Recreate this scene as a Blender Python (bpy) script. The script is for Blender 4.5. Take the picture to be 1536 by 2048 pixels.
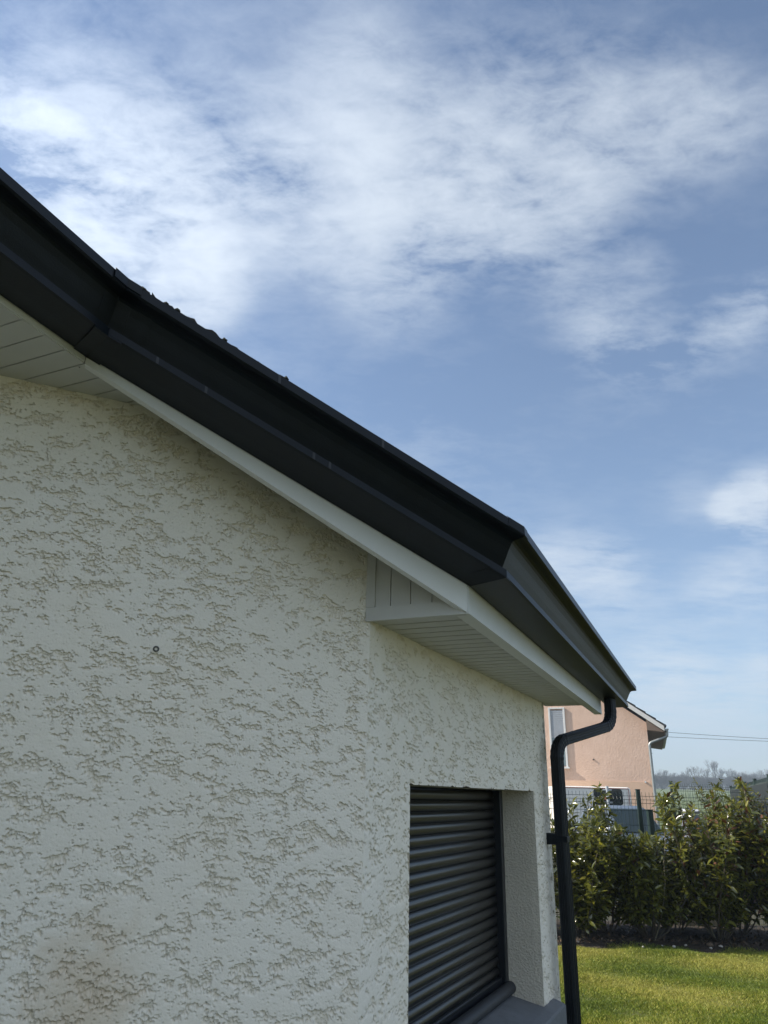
import bpy, math, random
import numpy as np
from mathutils import Vector, Matrix
R = math.radians
random.seed(7); rng = np.random.default_rng(7)
sc = bpy.context.scene
for o in list(bpy.data.objects): bpy.data.objects.remove(o)
COL = sc.collection

# ------------------------------------------------------------------ camera
EYE = 1.75                                     # camera height above the lawn
FPX, PITCH, ROLL = 1420.0, R(21.64), R(1.39)   # focal length in photo pixels (1536 x 2048)
cp, sp, cr, sr = math.cos(PITCH), math.sin(PITCH), math.cos(ROLL), math.sin(ROLL)
RX = Vector((1, 0, 0)); UX = Vector((0, -sp, cp)); FX = Vector((0, cp, sp))
cam = bpy.data.cameras.new('camera'); camo = bpy.data.objects.new('camera', cam); COL.objects.link(camo)
cam.sensor_fit = 'VERTICAL'; cam.sensor_height = 36.0; cam.sensor_width = 27.0
cam.lens = FPX / 2048 * 36.0
cam.clip_start = 0.05; cam.clip_end = 5000
right = RX * cr + UX * sr; up = RX * -sr + UX * cr
m = Matrix.Identity(4)
for i in range(3):
    m[i][0] = right[i]; m[i][1] = up[i]; m[i][2] = -FX[i]
m[2][3] = EYE
camo.matrix_world = m
sc.camera = camo
def ray(px, py):
    """direction of a photo pixel (x right, y ahead, z up)"""
    dx, dy = px - 768.0, py - 1024.0
    r_ = dx * cr + dy * sr; u_ = dx * sr - dy * cr
    return Vector((r_, FPX * cp - u_ * sp, FPX * sp + u_ * cp)) / FPX
def at_y(px, py, y):
    d = ray(px, py); return Vector((d.x, d.y, d.z)) * (y / d.y) + Vector((0, 0, EYE))
def at_z(px, py, z):
    d = ray(px, py); return d * ((z - EYE) / d.z) + Vector((0, 0, EYE))

# ------------------------------------------------------------------ light
SUN_AZ, SUN_EL = R(-84), R(36)                 # azimuth from +Y towards +X
sun_dir = Vector((math.sin(SUN_AZ) * math.cos(SUN_EL), math.cos(SUN_AZ) * math.cos(SUN_EL), math.sin(SUN_EL)))
sl = bpy.data.lights.new('sun', 'SUN'); slo = bpy.data.objects.new('sun', sl); COL.objects.link(slo)
sl.energy = 4.7; sl.angle = R(0.53); sl.color = (1.0, 0.93, 0.82)
slo.rotation_euler = sun_dir.to_track_quat('Z', 'Y').to_euler()
slo.location = (-30, 5, 40)

w = bpy.data.worlds.new('World'); sc.world = w; w.use_nodes = True
NT = w.node_tree; NT.nodes.clear()
def N(t, **k):
    n_ = NT.nodes.new(t)
    for a, b in k.items(): setattr(n_, a, b)
    return n_
def L(a, b): NT.links.new(a, b)
def val(x, sock):
    if isinstance(x, (int, float)): sock.default_value = x
    else: L(x, sock)
def M(op, a, b=0.0, c=0.0, clamp=False):
    n_ = N('ShaderNodeMath', operation=op, use_clamp=clamp)
    val(a, n_.inputs[0]); val(b, n_.inputs[1]); val(c, n_.inputs[2]); return n_.outputs[0]
def maprange(x, a, b, c, d, smooth=True):
    n_ = N('ShaderNodeMapRange', interpolation_type='SMOOTHSTEP' if smooth else 'LINEAR')
    val(x, n_.inputs[0])
    for i, v in enumerate((a, b, c, d)): n_.inputs[1 + i].default_value = v
    return n_.outputs[0]
sky = N('ShaderNodeTexSky'); sky.sky_type = 'NISHITA'; sky.sun_disc = False
sky.sun_elevation = SUN_EL; sky.sun_rotation = SUN_AZ
sky.air_density = 1.0; sky.dust_density = 0.4; sky.ozone_density = 3.5
tc = N('ShaderNodeTexCoord')
DIR = tc.outputs['Generated']
sep = N('ShaderNodeSeparateXYZ'); L(DIR, sep.inputs[0])
zc = M('ADD', M('MAXIMUM', sep.outputs[2], 0.0), 0.10)
cmb = N('ShaderNodeCombineXYZ')
L(M('DIVIDE', sep.outputs[0], zc), cmb.inputs[0]); L(M('DIVIDE', sep.outputs[1], zc), cmb.inputs[1])
UV = cmb.outputs[0]                             # the flat cloud layer overhead
def noise(vec, scale, detail, rough, dist, rot=0.0, stretch=(1, 1, 1), off=(0, 0, 0)):
    mp = N('ShaderNodeMapping'); mp.inputs['Rotation'].default_value = (0, 0, rot)
    mp.inputs['Scale'].default_value = stretch; mp.inputs['Location'].default_value = off
    L(vec, mp.inputs['Vector'])
    n_ = N('ShaderNodeTexNoise', noise_dimensions='2D'); L(mp.outputs[0], n_.inputs['Vector'])
    n_.inputs['Scale'].default_value = scale; n_.inputs['Detail'].default_value = detail
    n_.inputs['Roughness'].default_value = rough; n_.inputs['Distortion'].default_value = dist
    return n_.outputs[0]
# where the cloud banks lie (photo pixel -> direction, angular size, weight)
BANKS = [(110, 130, 200, .30), (310, 470, 85, 3.4), (230, 340, 110, .50), (20, 300, 60, .75), (120, 420, 80, .55), (470, 380, 80, .50), (630, 350, 80, .62), (760, 390, 75, .95), (880, 410, 75, 1.0),
         (1000, 420, 75, .70), (1120, 380, 85, .55), (900, 290, 120, .42), (1100, 270, 110, .40), (1240, 250, 85, .42), (1370, 235, 70, .45), (1480, 250, 60, .42), (720, 130, 70, .36), (560, 180, 110, .2), (950, 110, 170, .16),
         (720, 560, 70, .42), (830, 610, 70, .34), (600, 480, 60, .25), (1150, 590, 60, .38), (1210, 670, 60, .42), (1280, 720, 60, .36), (1390, 690, 50, .40), (1480, 640, 45, .42), (1530, 600, 40, .42), (1300, 540, 40, .3), (1500, 1000, 26, 2.2), (1455, 1020, 18, 1.6), (1535, 1005, 34, 2.0), (1380, 1000, 40, .35),
         (1150, 1140, 55, .62), (1230, 1150, 50, .5), (1080, 1130, 45, .5), (1500, 1165, 50, .62), (1420, 1185, 40, .4), (1310, 1280, 60, .40), (1320, 1380, 42, .85), (1390, 1375, 40, .75), (1460, 1390, 40, .4), (1530, 1340, 30, .75), (920, 970, 110, .18), (820, 900, 80, .15), (1400, 1520, 110, .4), (1480, 1490, 40, .4), (560, 740, 70, .15), (420, 600, 45, .4)]
banks = None
for px, py, sg, wt in BANKS:
    d = ray(px, py).normalized(); k = (FPX / sg) ** 2
    vm = N('ShaderNodeVectorMath', operation='DOT_PRODUCT'); L(DIR, vm.inputs[0]); vm.inputs[1].default_value = d
    g = M('MULTIPLY', M('EXPONENT', M('MULTIPLY', M('SUBTRACT', vm.outputs['Value'], 1.0), k)), wt)
    banks = g if banks is None else M('ADD', banks, g)
soft = noise(UV, 1.6, 3, .55, .5, R(25), (1, .7, 1), (3.1, 1.2, 0))
wisp = noise(UV, 3.6, 8, .60, .16, R(-18), (.5, 1.0, 1), (0.4, 5.2, 0))
fine = noise(UV, 19.0, 7, .66, .2, R(28), (.6, 1.0, 1), (7.4, 2.2, 0))
tex = M('ADD', M('MULTIPLY', soft, .30), M('ADD', M('MULTIPLY', wisp, .43), M('MULTIPLY', fine, .27)))   # ~0.5 mean
# unseen cloud beyond the view, added denser overhead to brighten the shaded walls
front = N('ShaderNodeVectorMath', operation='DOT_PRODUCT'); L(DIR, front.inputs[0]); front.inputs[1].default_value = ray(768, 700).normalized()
away = M('MULTIPLY', maprange(front.outputs['Value'], .70, .45, 0.0, 1.0), maprange(sep.outputs[2], .10, .75, .35, 1.7))   # thick overhead, thin low down
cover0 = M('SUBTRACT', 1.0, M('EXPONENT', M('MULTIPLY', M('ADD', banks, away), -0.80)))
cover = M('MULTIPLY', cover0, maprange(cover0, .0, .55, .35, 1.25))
dens = M('ADD', M('MULTIPLY', cover, maprange(tex, .39, .62, .15, 1.8, False)), M('MULTIPLY', M('SUBTRACT', tex, .52), .45))
alpha = M('SUBTRACT', 1.0, M('EXPONENT', M('MULTIPLY', M('MAXIMUM', dens, 0.0), -1.1)))
glow = N('ShaderNodeVectorMath', operation='DOT_PRODUCT'); L(DIR, glow.inputs[0]); glow.inputs[1].default_value = sun_dir
bright = M('ADD', 5.6, M('MULTIPLY', M('POWER', M('MAXIMUM', glow.outputs['Value'], 0.0), 4.0), 8.0))   # forward scatter in thin cloud
ccol = N('ShaderNodeVectorMath', operation='SCALE'); ccol.inputs[0].default_value = (.88, .965, 1.07); L(bright, ccol.inputs[3])
mix = N('ShaderNodeMix', data_type='RGBA'); L(alpha, mix.inputs[0])
L(sky.outputs[0], mix.inputs[6]); L(ccol.outputs[0], mix.inputs[7])
bg = N('ShaderNodeBackground'); L(mix.outputs[2], bg.inputs[0]); bg.inputs[1].default_value = 0.10
wo = N('ShaderNodeOutputWorld'); L(bg.outputs[0], wo.inputs[0])
sc.view_settings.view_transform = 'Standard'; sc.view_settings.look = 'None'
sc.view_settings.gamma = 1.0; sc.view_settings.use_curve_mapping = False
sc.view_settings.exposure = 0.66

# ------------------------------------------------------------------ materials
MATS = {}
def mat(name, col, rough=.6, var=.12, vscale=6.0, bump=0.0, bscale=60.0, metallic=0.0, spec=.5, col2=None, detail=6, transl=0.0, coat=0.0):
    if name in MATS: return MATS[name]
    mm = bpy.data.materials.new(name); mm.use_nodes = True; nt = mm.node_tree
    b = nt.nodes['Principled BSDF']
    t = nt.nodes.new('ShaderNodeTexCoord')
    nz = nt.nodes.new('ShaderNodeTexNoise'); nz.inputs['Scale'].default_value = vscale; nz.inputs['Detail'].default_value = detail; nz.inputs['Roughness'].default_value = .65
    nt.links.new(t.outputs['Object'], nz.inputs['Vector'])
    rp = nt.nodes.new('ShaderNodeValToRGB'); rp.color_ramp.elements[0].position = .3; rp.color_ramp.elements[1].position = .7
    c2 = col2 or tuple(min(1, c * (1 + var)) for c in col); c1 = col if col2 else tuple(c * (1 - var) for c in col)
    rp.color_ramp.elements[0].color = (*c1, 1); rp.color_ramp.elements[1].color = (*c2, 1)
    nt.links.new(nz.outputs[0], rp.inputs[0]); nt.links.new(rp.outputs[0], b.inputs['Base Color'])
    b.inputs['Roughness'].default_value = rough; b.inputs['Metallic'].default_value = metallic
    b.inputs['Specular IOR Level'].default_value = spec; b.inputs['Coat Weight'].default_value = coat
    if bump:
        n2 = nt.nodes.new('ShaderNodeTexNoise'); n2.inputs['Scale'].default_value = bscale; n2.inputs['Detail'].default_value = 5
        nt.links.new(t.outputs['Object'], n2.inputs['Vector'])
        bp = nt.nodes.new('ShaderNodeBump'); bp.inputs['Strength'].default_value = 1.0; bp.inputs['Distance'].default_value = bump
        nt.links.new(n2.outputs[0], bp.inputs['Height']); nt.links.new(bp.outputs[0], b.inputs['Normal'])
    if transl:
        tr = nt.nodes.new('ShaderNodeBsdfTranslucent'); mx = nt.nodes.new('ShaderNodeMixShader'); mx.inputs[0].default_value = transl
        nt.links.new(rp.outputs[0], tr.inputs[0]); out = nt.nodes['Material Output']
        nt.links.new(b.outputs[0], mx.inputs[1]); nt.links.new(tr.outputs[0], mx.inputs[2]); nt.links.new(mx.outputs[0], out.inputs[0])
    MATS[name] = mm; return mm

# ------------------------------------------------------------------ mesh helpers
def obj(name, me, parent=None, material=None):
    o = bpy.data.objects.new(name, me); COL.objects.link(o)
    if parent: o.parent = parent
    if material is not None and not me.materials: me.materials.append(material)
    return o
def tag(o, label=None, cat=None, group=None, kind=None):
    if label: o['label'] = label
    if cat: o['category'] = cat
    if group: o['group'] = group
    if kind: o['kind'] = kind
    return o
def empty(name, loc=(0, 0, 0), rz=0.0):
    o = bpy.data.objects.new(name, None); COL.objects.link(o); o.location = loc; o.rotation_euler = (0, 0, rz)
    o.empty_display_size = .1
    return o
def fast_mesh(name, verts, quads, smooth=False, mats=None, midx=None):
    """quads: (n,4) or (n,3) int array"""
    me = bpy.data.meshes.new(name); v = np.asarray(verts, np.float32); q = np.asarray(quads, np.int32)
    k = q.shape[1]
    me.vertices.add(len(v)); me.vertices.foreach_set('co', v.ravel())
    me.loops.add(q.size); me.loops.foreach_set('vertex_index', q.ravel())
    me.polygons.add(len(q)); me.polygons.foreach_set('loop_start', np.arange(0, q.size, k, dtype=np.int32))
    me.polygons.foreach_set('loop_total', np.full(len(q), k, np.int32))
    if smooth: me.polygons.foreach_set('use_smooth', np.ones(len(q), bool))
    if mats:
        for x in mats: me.materials.append(x)
    if midx is not None: me.polygons.foreach_set('material_index', np.asarray(midx, np.int32))
    me.update(calc_edges=True); me.validate(); return me
class MB:
    def __init__(s): s.v = []; s.f = []; s.sm = []
    def add(s, vs, fs, smooth=False):
        b = len(s.v); s.v += [tuple(x) for x in vs]
        for f in fs: s.f.append(tuple(b + i for i in f)); s.sm.append(smooth)
    def box(s, c, d, ax=None, bev=0.0):
        """centre, full dimensions, optional 3 axes; a small bevel on every edge"""
        ax = ax or (Vector((1, 0, 0)), Vector((0, 1, 0)), Vector((0, 0, 1)))
        c = Vector(c); hx, hy, hz = d[0] / 2, d[1] / 2, d[2] / 2
        if bev <= 0:
            vs = [c + ax[0] * (i * hx) + ax[1] * (j * hy) + ax[2] * (k * hz) for i in (-1, 1) for j in (-1, 1) for k in (-1, 1)]
            s.add(vs, [(0, 1, 3, 2), (4, 6, 7, 5), (0, 4, 5, 1), (2, 3, 7, 6), (0, 2, 6, 4), (1, 5, 7, 3)]); return
        b = min(bev, hx * .9, hy * .9, hz * .9); idx = {}; vs = []
        for i in (-1, 1):
            for j in (-1, 1):
                for k in (-1, 1):
                    for a in range(3):
                        e = [hx - b, hy - b, hz - b]; e[a] += b
                        idx[(i, j, k, a)] = len(vs)
                        vs.append(c + ax[0] * (i * e[0]) + ax[1] * (j * e[1]) + ax[2] * (k * e[2]))
        fs = []
        S = (-1, 1)
        for i in S:
            fs.append([idx[(i, j, k, 0)] for j, k in ((-1, -1), (1, -1), (1, 1), (-1, 1))])
            fs.append([idx[(j, i, k, 1)] for j, k in ((-1, -1), (1, -1), (1, 1), (-1, 1))])
            fs.append([idx[(j, k, i, 2)] for j, k in ((-1, -1), (1, -1), (1, 1), (-1, 1))])
        for j in S:
            for k in S:
                fs.append([idx[(-1, j, k, 1)], idx[(1, j, k, 1)], idx[(1, j, k, 2)], idx[(-1, j, k, 2)]])
                fs.append([idx[(j, -1, k, 0)], idx[(j, 1, k, 0)], idx[(j, 1, k, 2)], idx[(j, -1, k, 2)]])
                fs.append([idx[(j, k, -1, 0)], idx[(j, k, 1, 0)], idx[(j, k, 1, 1)], idx[(j, k, -1, 1)]])
        for i in S:
            for j in S:
                for k in S: fs.append([idx[(i, j, k, a)] for a in range(3)])
        s.add(vs, fs)
    def tube(s, pts, rad, seg=8, cap=True, smooth=True, r2=None):
        pts = [Vector(p) for p in pts]; n = len(pts); rings = []
        t0 = (pts[1] - pts[0]).normalized(); ref = Vector((0, 0, 1)) if abs(t0.z) < .9 else Vector((1, 0, 0))
        u = t0.cross(ref).normalized(); vs = []
        for i, p in enumerate(pts):
            t = (pts[min(i + 1, n - 1)] - pts[max(i - 1, 0)]).normalized()
            u = (u - t * u.dot(t)).normalized(); v = t.cross(u)
            r_ = rad[i] if isinstance(rad, (list, tuple)) else (rad if r2 is None else rad + (r2 - rad) * i / (n - 1))
            for k in range(seg):
                a = 2 * math.pi * k / seg; vs.append(p + (u * math.cos(a) + v * math.sin(a)) * r_)
        fs = [(i * seg + k, i * seg + (k + 1) % seg, (i + 1) * seg + (k + 1) % seg, (i + 1) * seg + k) for i in range(n - 1) for k in range(seg)]
        s.add(vs, fs, smooth)
        if cap: s.add(vs[:seg], [tuple(range(seg))[::-1]]); s.add(vs[-seg:], [tuple(range(seg))])
    def prism(s, poly, dvec):
        """polygon (3d points) pushed along dvec"""
        n = len(poly); a = [Vector(p) for p in poly]; b = [p + Vector(dvec) for p in a]
        s.add(a + b, [tuple(range(n))[::-1], tuple(range(n, 2 * n))] + [(i, (i + 1) % n, n + (i + 1) % n, n + i) for i in range(n)])
    def strip(s, rows, closed=False, smooth=False):
        """loft between point rows of equal length"""
        k = len(rows[0]); vs = [p for r_ in rows for p in r_]; m_ = k if closed else k - 1
        s.add(vs, [(i * k + j, i * k + (j + 1) % k, (i + 1) * k + (j + 1) % k, (i + 1) * k + j) for i in range(len(rows) - 1) for j in range(m_)], smooth)
    def build(s, name, material, parent=None, solid=0.0):
        me = bpy.data.meshes.new(name); me.from_pydata([tuple(x) for x in s.v], [], s.f)
        me.polygons.foreach_set('use_smooth', s.sm); me.materials.append(material)
        import bmesh
        bm = bmesh.new(); bm.from_mesh(me); bmesh.ops.recalc_face_normals(bm, faces=bm.faces); bm.to_mesh(me); bm.free()
        o = obj(name, me, parent)
        if solid:
            md = o.modifiers.new('thickness', 'SOLIDIFY'); md.thickness = solid; md.offset = -1
        return o

# ================================================================== THE HOUSE
AZ = R(24); EV = Vector((math.sin(AZ), math.cos(AZ), 0)); NV = Vector((-math.cos(AZ), math.sin(AZ), 0))
def H(n_, a, z): return NV * n_ + EV * a + Vector((0, 0, EYE + z))     # n: into the house, a: along the eaves, z: above the eye
ZS, ZU = .50, 1.075                # lower and upper soffit
FN, FA = .60, 1.98                 # fascia corner
LN, LA = 1.43, 1.18                # fascia inner corner
W0 = H(.924, 1.99, 0); W0.z = 0; W1 = H(.845, 4.24, 0); W1.z = 0
WD = (W1 - W0).normalized(); WN = Vector((-WD.y, WD.x, 0))             # along / into the window wall
DAZ = R(66.5); LD = -Vector((math.sin(DAZ), math.cos(DAZ), 0)); LI = Vector((-math.cos(DAZ), math.sin(DAZ), 0))
def WP(s, dep, z): return W0 + WD * s + WN * dep + Vector((0, 0, EYE + z))
S0, S1, SILL, LINT = .322, 1.905, -.875, .030                           # window opening
SEND = 2.28

house = empty('house', (0, 0, 0))
tag(house, 'cream rendered house with black gutter and closed dark roller shutter', 'house')

# --- crushed render, real relief
def grf(nx, nz, dx, dz, lmin, lmax, beta, ax=1.0, seed=0):
    g = np.random.default_rng(seed); Fw = np.fft.rfft2(g.standard_normal((nz, nx)))
    kz = np.fft.fftfreq(nz, dz)[:, None]; kx = np.fft.rfftfreq(nx, dx)[None, :]
    k = np.sqrt((kx * ax) ** 2 + kz ** 2) + 1e-9
    amp = k ** (-beta) * np.exp(-(k * lmin) ** 2) * (1 - np.exp(-(k * lmax) ** 2))
    f_ = np.fft.irfft2(Fw * amp, s=(nz, nx)); return (f_ - f_.mean()) / f_.std()
def sstep(x, a, b):
    t = np.clip((x - a) / (b - a), 0, 1); return t * t * (3 - 2 * t)
def render_relief(nx, nz, dx, dz, seed):
    big = grf(nx, nz, dx, dz, .022, .36, 1.2, 1.6, seed)
    A = grf(nx, nz, dx, dz, 0.0038, .085, 1.4, 1.75, seed + 1)
    B = grf(nx, nz, dx, dz, .0024, .016, .9, 1.5, seed + 2)
    C = grf(nx, nz, dx, dz, .003, .012, .4, 1, seed + 3)
    m_ = -(A * .75 + .28 * big + .36 * B) - .52           # > 0 inside the torn patches
    mask = sstep(m_, -.02, .12)
    T_ = B * .75 + .35 * A - m_ * .35                     # terraces inside a patch
    steps = sum(sstep(-T_, c - .035, c + .035) for c in (-.75, -.15, .45, 1.1))
    d = -mask * (.0008 + .0013 * steps) + mask * .0005 * C + (1 - mask) * (.00014 * C + .0003 * A)
    lone = sstep(B, 2.05, 2.2) * (1 - mask)               # single nicks in the smooth faces
    d -= lone * .0022
    return d, mask
def wall_mesh(name, P0, du, nrm_out, us, zs, dense, seed, hole=None, top=None):
    """grid over us x zs (metres along du / height), relief inside the dense box (u0,u1,z0,z1,step_u,step_z)"""
    u0, u1, z0, z1, su, sz = dense
    nx = int((u1 - u0) / su) + 1; nz = int((z1 - z0) / sz) + 1
    d, pit = render_relief(nx, nz, su, sz, seed)
    U, Z = np.meshgrid(us, zs)
    iu = np.clip(((U - u0) / su).astype(int), 0, nx - 1); iz = np.clip(((Z - z0) / sz).astype(int), 0, nz - 1)
    D = d[iz, iu]; Pm = pit[iz, iu]
    inside = (U >= u0 - 1e-6) & (U <= u1) & (Z >= z0) & (Z <= z1)
    D = np.where(inside, D, 0); Pm = np.where(inside, Pm, 0)
    D *= np.clip(U / .006, 0, 1)                          # meet the corner
    Zd = Z - np.minimum(D, 0) * .8                        # torn lips hang over a little
    P = np.stack([P0.x + du.x * U + nrm_out.x * D, P0.y + du.y * U + nrm_out.y * D, Zd], -1).reshape(-1, 3)
    if top: P[:, 2] = np.minimum(P[:, 2], top(U.ravel()))      # under the slope of the roof
    nu, nh = len(us), len(zs)
    I = (np.arange(nh - 1)[:, None] * nu + np.arange(nu - 1)[None, :])
    q = np.stack([I, I + 1, I + nu + 1, I + nu], -1)
    if hole:
        uc = (us[:-1] + us[1:]) / 2; zc_ = (zs[:-1] + zs[1:]) / 2
        keep = ~(((uc > hole[0]) & (uc < hole[1]))[None, :] & ((zc_ > hole[2]) & (zc_ < hole[3]))[:, None])
        q = q[keep]
    q = q.reshape(-1, 4)
    me = fast_mesh(name, P, q, True)
    at = me.attributes.new('pit', 'FLOAT', 'POINT'); at.data.foreach_set('value', Pm.astype(np.float32).ravel())
    return me
def lines(*segs):
    out = []
    for a, b, st in segs: out.append(np.arange(a, b - st * .25, st))
    out.append(np.array([segs[-1][1]])); return np.concatenate(out)
def wall_material():
    mm = bpy.data.materials.new('cream_render'); mm.use_nodes = True; nt = mm.node_tree; b = nt.nodes['Principled BSDF']
    ln = nt.links.new
    t = nt.nodes.new('ShaderNodeTexCoord')
    at = nt.nodes.new('ShaderNodeAttribute'); at.attribute_name = 'pit'
    def nz(sc_, det, ro=.6):
        q = nt.nodes.new('ShaderNodeTexNoise'); q.inputs['Scale'].default_value = sc_; q.inputs['Detail'].default_value = det; q.inputs['Roughness'].default_value = ro
        ln(t.outputs['Object'], q.inputs['Vector']); return q.outputs[0]
    def mixc(f, a, bcol):
        q = nt.nodes.new('ShaderNodeMix'); q.data_type = 'RGBA'
        if isinstance(f, float): q.inputs[0].default_value = f
        else: ln(f, q.inputs[0])
        for s_, c in ((6, a), (7, bcol)):
            if isinstance(c, tuple): q.inputs[s_].default_value = (*c, 1)
            else: ln(c, q.inputs[s_])
        return q.outputs[2]
    def mr(x, a, b_, c, d):
        q = nt.nodes.new('ShaderNodeMapRange'); q.interpolation_type = 'SMOOTHSTEP'; ln(x, q.inputs[0])
        for i, v_ in enumerate((a, b_, c, d)): q.inputs[1 + i].default_value = v_
        return q.outputs[0]
    base = mixc(mr(nz(3.0, 5), .3, .7, 0, 1), (.91, .845, .745), (.925, .87, .785))
    base = mixc(mr(at.outputs['Fac'], 0, 1, 0, .6), base, (.88, .80, .685))
    # a run of rusty splash dirt low on the wall
    q = nt.nodes.new('ShaderNodeVectorMath'); q.operation = 'DISTANCE'
    ln(t.outputs['Object'], q.inputs[0]); q.inputs[1].default_value = STAIN
    ad = nt.nodes.new('ShaderNodeMath'); ad.operation = 'ADD'; ln(q.outputs['Value'], ad.inputs[0])
    nm = nt.nodes.new('ShaderNodeMath'); nm.operation = 'MULTIPLY_ADD'; ln(nz(9, 6), nm.inputs[0]); nm.inputs[1].default_value = .34; nm.inputs[2].default_value = -.17
    ln(nm.outputs[0], ad.inputs[1])
    base = mixc(mr(ad.outputs[0], .17, .02, 0, .5), base, (.62, .47, .31))
    base = mixc(mr(nz(2.2, 7, .7), .6, .76, 0, .28), base, (.72, .60, .47))
    ln(base, b.inputs['Base Color']); b.inputs['Roughness'].default_value = .92; b.inputs['Specular IOR Level'].default_value = .25
    bp = nt.nodes.new('ShaderNodeBump'); bp.inputs['Distance'].default_value = .0009; ln(nz(420, 4, .7), bp.inputs['Height']); bp.inputs['Strength'].default_value = .8
    ln(bp.outputs[0], b.inputs['Normal'])
    return mm
lw_q = LI.dot(W0)
def on_left_wall(px, py):
    d = ray(px, py); k = lw_q / (d.x * LI.x + d.y * LI.y); return d * k + Vector((0, 0, EYE))
STAIN = on_left_wall(165, 1985)
RENDER = wall_material()
us = lines((0, 1.21, .0020), (1.21, 2.3, .0050), (2.3, 3.0, .04)); zs = lines((0, .80, .04), (.80, 1.17, .0050), (1.17, EYE + ZU + .02, .0020))
me = wall_mesh('wall', W0, LD, -LI, us, zs, (0, 2.3, .80, EYE + ZU + .02, .0020, .0020), 11, top=lambda u: EYE + .825 + .4208 * u)
obj('wall', me, house, RENDER)
z_h0, z_h1 = EYE + SILL - .06, EYE + LINT
us = lines((0, S0, .0032), (S0, S1, .0045), (S1, SEND - .075, .004)); zs = lines((0, z_h0, .0125), (z_h0, z_h1, .0032), (z_h1, EYE + ZS + .02, .0032))
me = wall_mesh('wall', W0, WD, -WN, us, zs, (0, 2.3, .6, EYE + ZS + .02, .0032, .0032), 31, (S0, S1, z_h0, z_h1))
obj('wall', me, house, RENDER)
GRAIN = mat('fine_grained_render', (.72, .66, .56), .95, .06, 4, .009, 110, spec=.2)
GRAIN2 = mat('rounded_corner_render', (.78, .74, .66), .95, .05, 4, .008, 110, spec=.2)
# the corner of the window wall: a rounded bead, a narrow channel, the return
b = MB()
prof = []
for k in range(7):
    a = math.pi / 2 * k / 6; prof.append((SEND - .075 + .022 * math.sin(a), .022 - .022 * math.cos(a)))
prof += [(SEND - .052, .030), (SEND - .022, .030), (SEND - .019, .016), (SEND - .012, .008), (SEND - .004, .013), (SEND, .022), (SEND, .5)]
b.strip([[WP(s_, dp, z) for s_, dp in prof] for z in np.linspace(-EYE, ZS + .02, 120)], smooth=True)
o = b.build('corner_bead', GRAIN2, house)
# jitter so that the render edge is uneven
co = np.empty(len(o.data.vertices) * 3, np.float32); o.data.vertices.foreach_get('co', co); co = co.reshape(-1, 3)
jit = rng.normal(0, .0013, len(co)); co[:, 0] += WD.x * jit; co[:, 1] += WD.y * jit
o.data.vertices.foreach_set('co', co.ravel()); o.data.update()
# the far gable, the back and the wing that the picture does not see
b = MB()
foot = [WP(SEND, .5, 0), H(7.0, 4.26, 0), H(7.0, -6, 0), H(2.95, -6, 0), W0 + LD * 3.0]
for i in range(len(foot) - 1):
    p, q = foot[i], foot[i + 1]
    b.add([(p.x, p.y, 0), (q.x, q.y, 0), (q.x, q.y, EYE + ZU), (p.x, p.y, EYE + ZU)], [(0, 1, 2, 3)])
pk = H(3.9, 4.26, 0); p, q = foot[0], foot[1]
b.add([(p.x, p.y, EYE + ZU), (q.x, q.y, EYE + ZU), (pk.x, pk.y, EYE + 2.55)], [(0, 1, 2)])
b.build('rear_wall', mat('cream_render_plain', (.78, .74, .66), .95, .05, 3, .002, 120), house)

# --- window reveal, sill, roller shutter
DEP = .20
b = MB()
for s_, sgn in ((S0, 1), (S1, -1)):
    b.strip([[WP(s_ + (0.003 * sgn if k else 0), DEP * k / 6 , z) for k in range(7)] for z in np.linspace(SILL - .03, LINT, 30)])
b.strip([[WP(s_, DEP * k / 4, LINT) for k in range(5)] for s_ in np.linspace(S0, S1, 20)])
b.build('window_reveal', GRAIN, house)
CONC = mat('grey_concrete', (.17, .18, .195), .85, .16, 9, .0012, 140, spec=.3)
b = MB()
sec = [(DEP + .02, SILL + .012), (-.012, SILL - .030), (-.052, SILL - .042), (-.060, SILL - .050), (-.060, SILL - .125), (-.045, SILL - .13), (.0, SILL - .13), (DEP + .02, SILL - .13)]
b.strip([[WP(s_, d_, z) for d_, z in sec] for s_ in (S0 - .11, S0 + .2, S1 - .2, S1 + .175)], closed=True)
for s_ in (S0 - .11, S1 + .175): b.add([WP(s_, d_, z) for d_, z in sec], [tuple(range(len(sec)))])
sill = b.build('window_sill', CONC, house)
ALU = mat('anthracite_lacquer', (.010, .013, .018), .38, .1, 20, .0004, 300, spec=.55)
ALU2 = mat('anthracite_shutter_slat', (.012, .0115, .0115), .29, .1, 12, .0003, 200, spec=.7)
shut = empty('roller_shutter', WP((S0 + S1) / 2, DEP, SILL)); shut.parent = house
def child(o, parent):
    """parent while keeping world coordinates built into the mesh"""
    o.parent = parent; o.matrix_parent_inverse = parent_world(parent).inverted(); return o
def parent_world(p):
    mw = Matrix.LocRotScale(p.location, p.rotation_euler, None)
    return mw if p.parent is None else parent_world(p.parent) @ mw
pitch = .0435; z = SILL + .075
first = None; i = 0
while z < LINT - .005:
    if first is None:
        b = MB(); pr = []
        for k in range(9):
            t = k / 8; pr.append((-.0085 * math.sin(math.pi * t) ** .8, t * (pitch - .0035)))
        pr += [(.003, pitch - .0035), (.003, pitch + .001)]
        b.strip([[WP(s_, DEP + .008 + d_, SILL + .075 + zz) for d_, zz in pr] for s_ in (S0 + .03, S1 - .028)], smooth=True)
        first = b.build('slat', ALU2); child(first, shut)
    else:
        c = first.copy(); COL.objects.link(c); c.location = (0, 0, pitch * i + random.uniform(-.0004, .0004))
    z += pitch; i += 1
AX = (WD, WN, Vector((0, 0, 1)))
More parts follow.
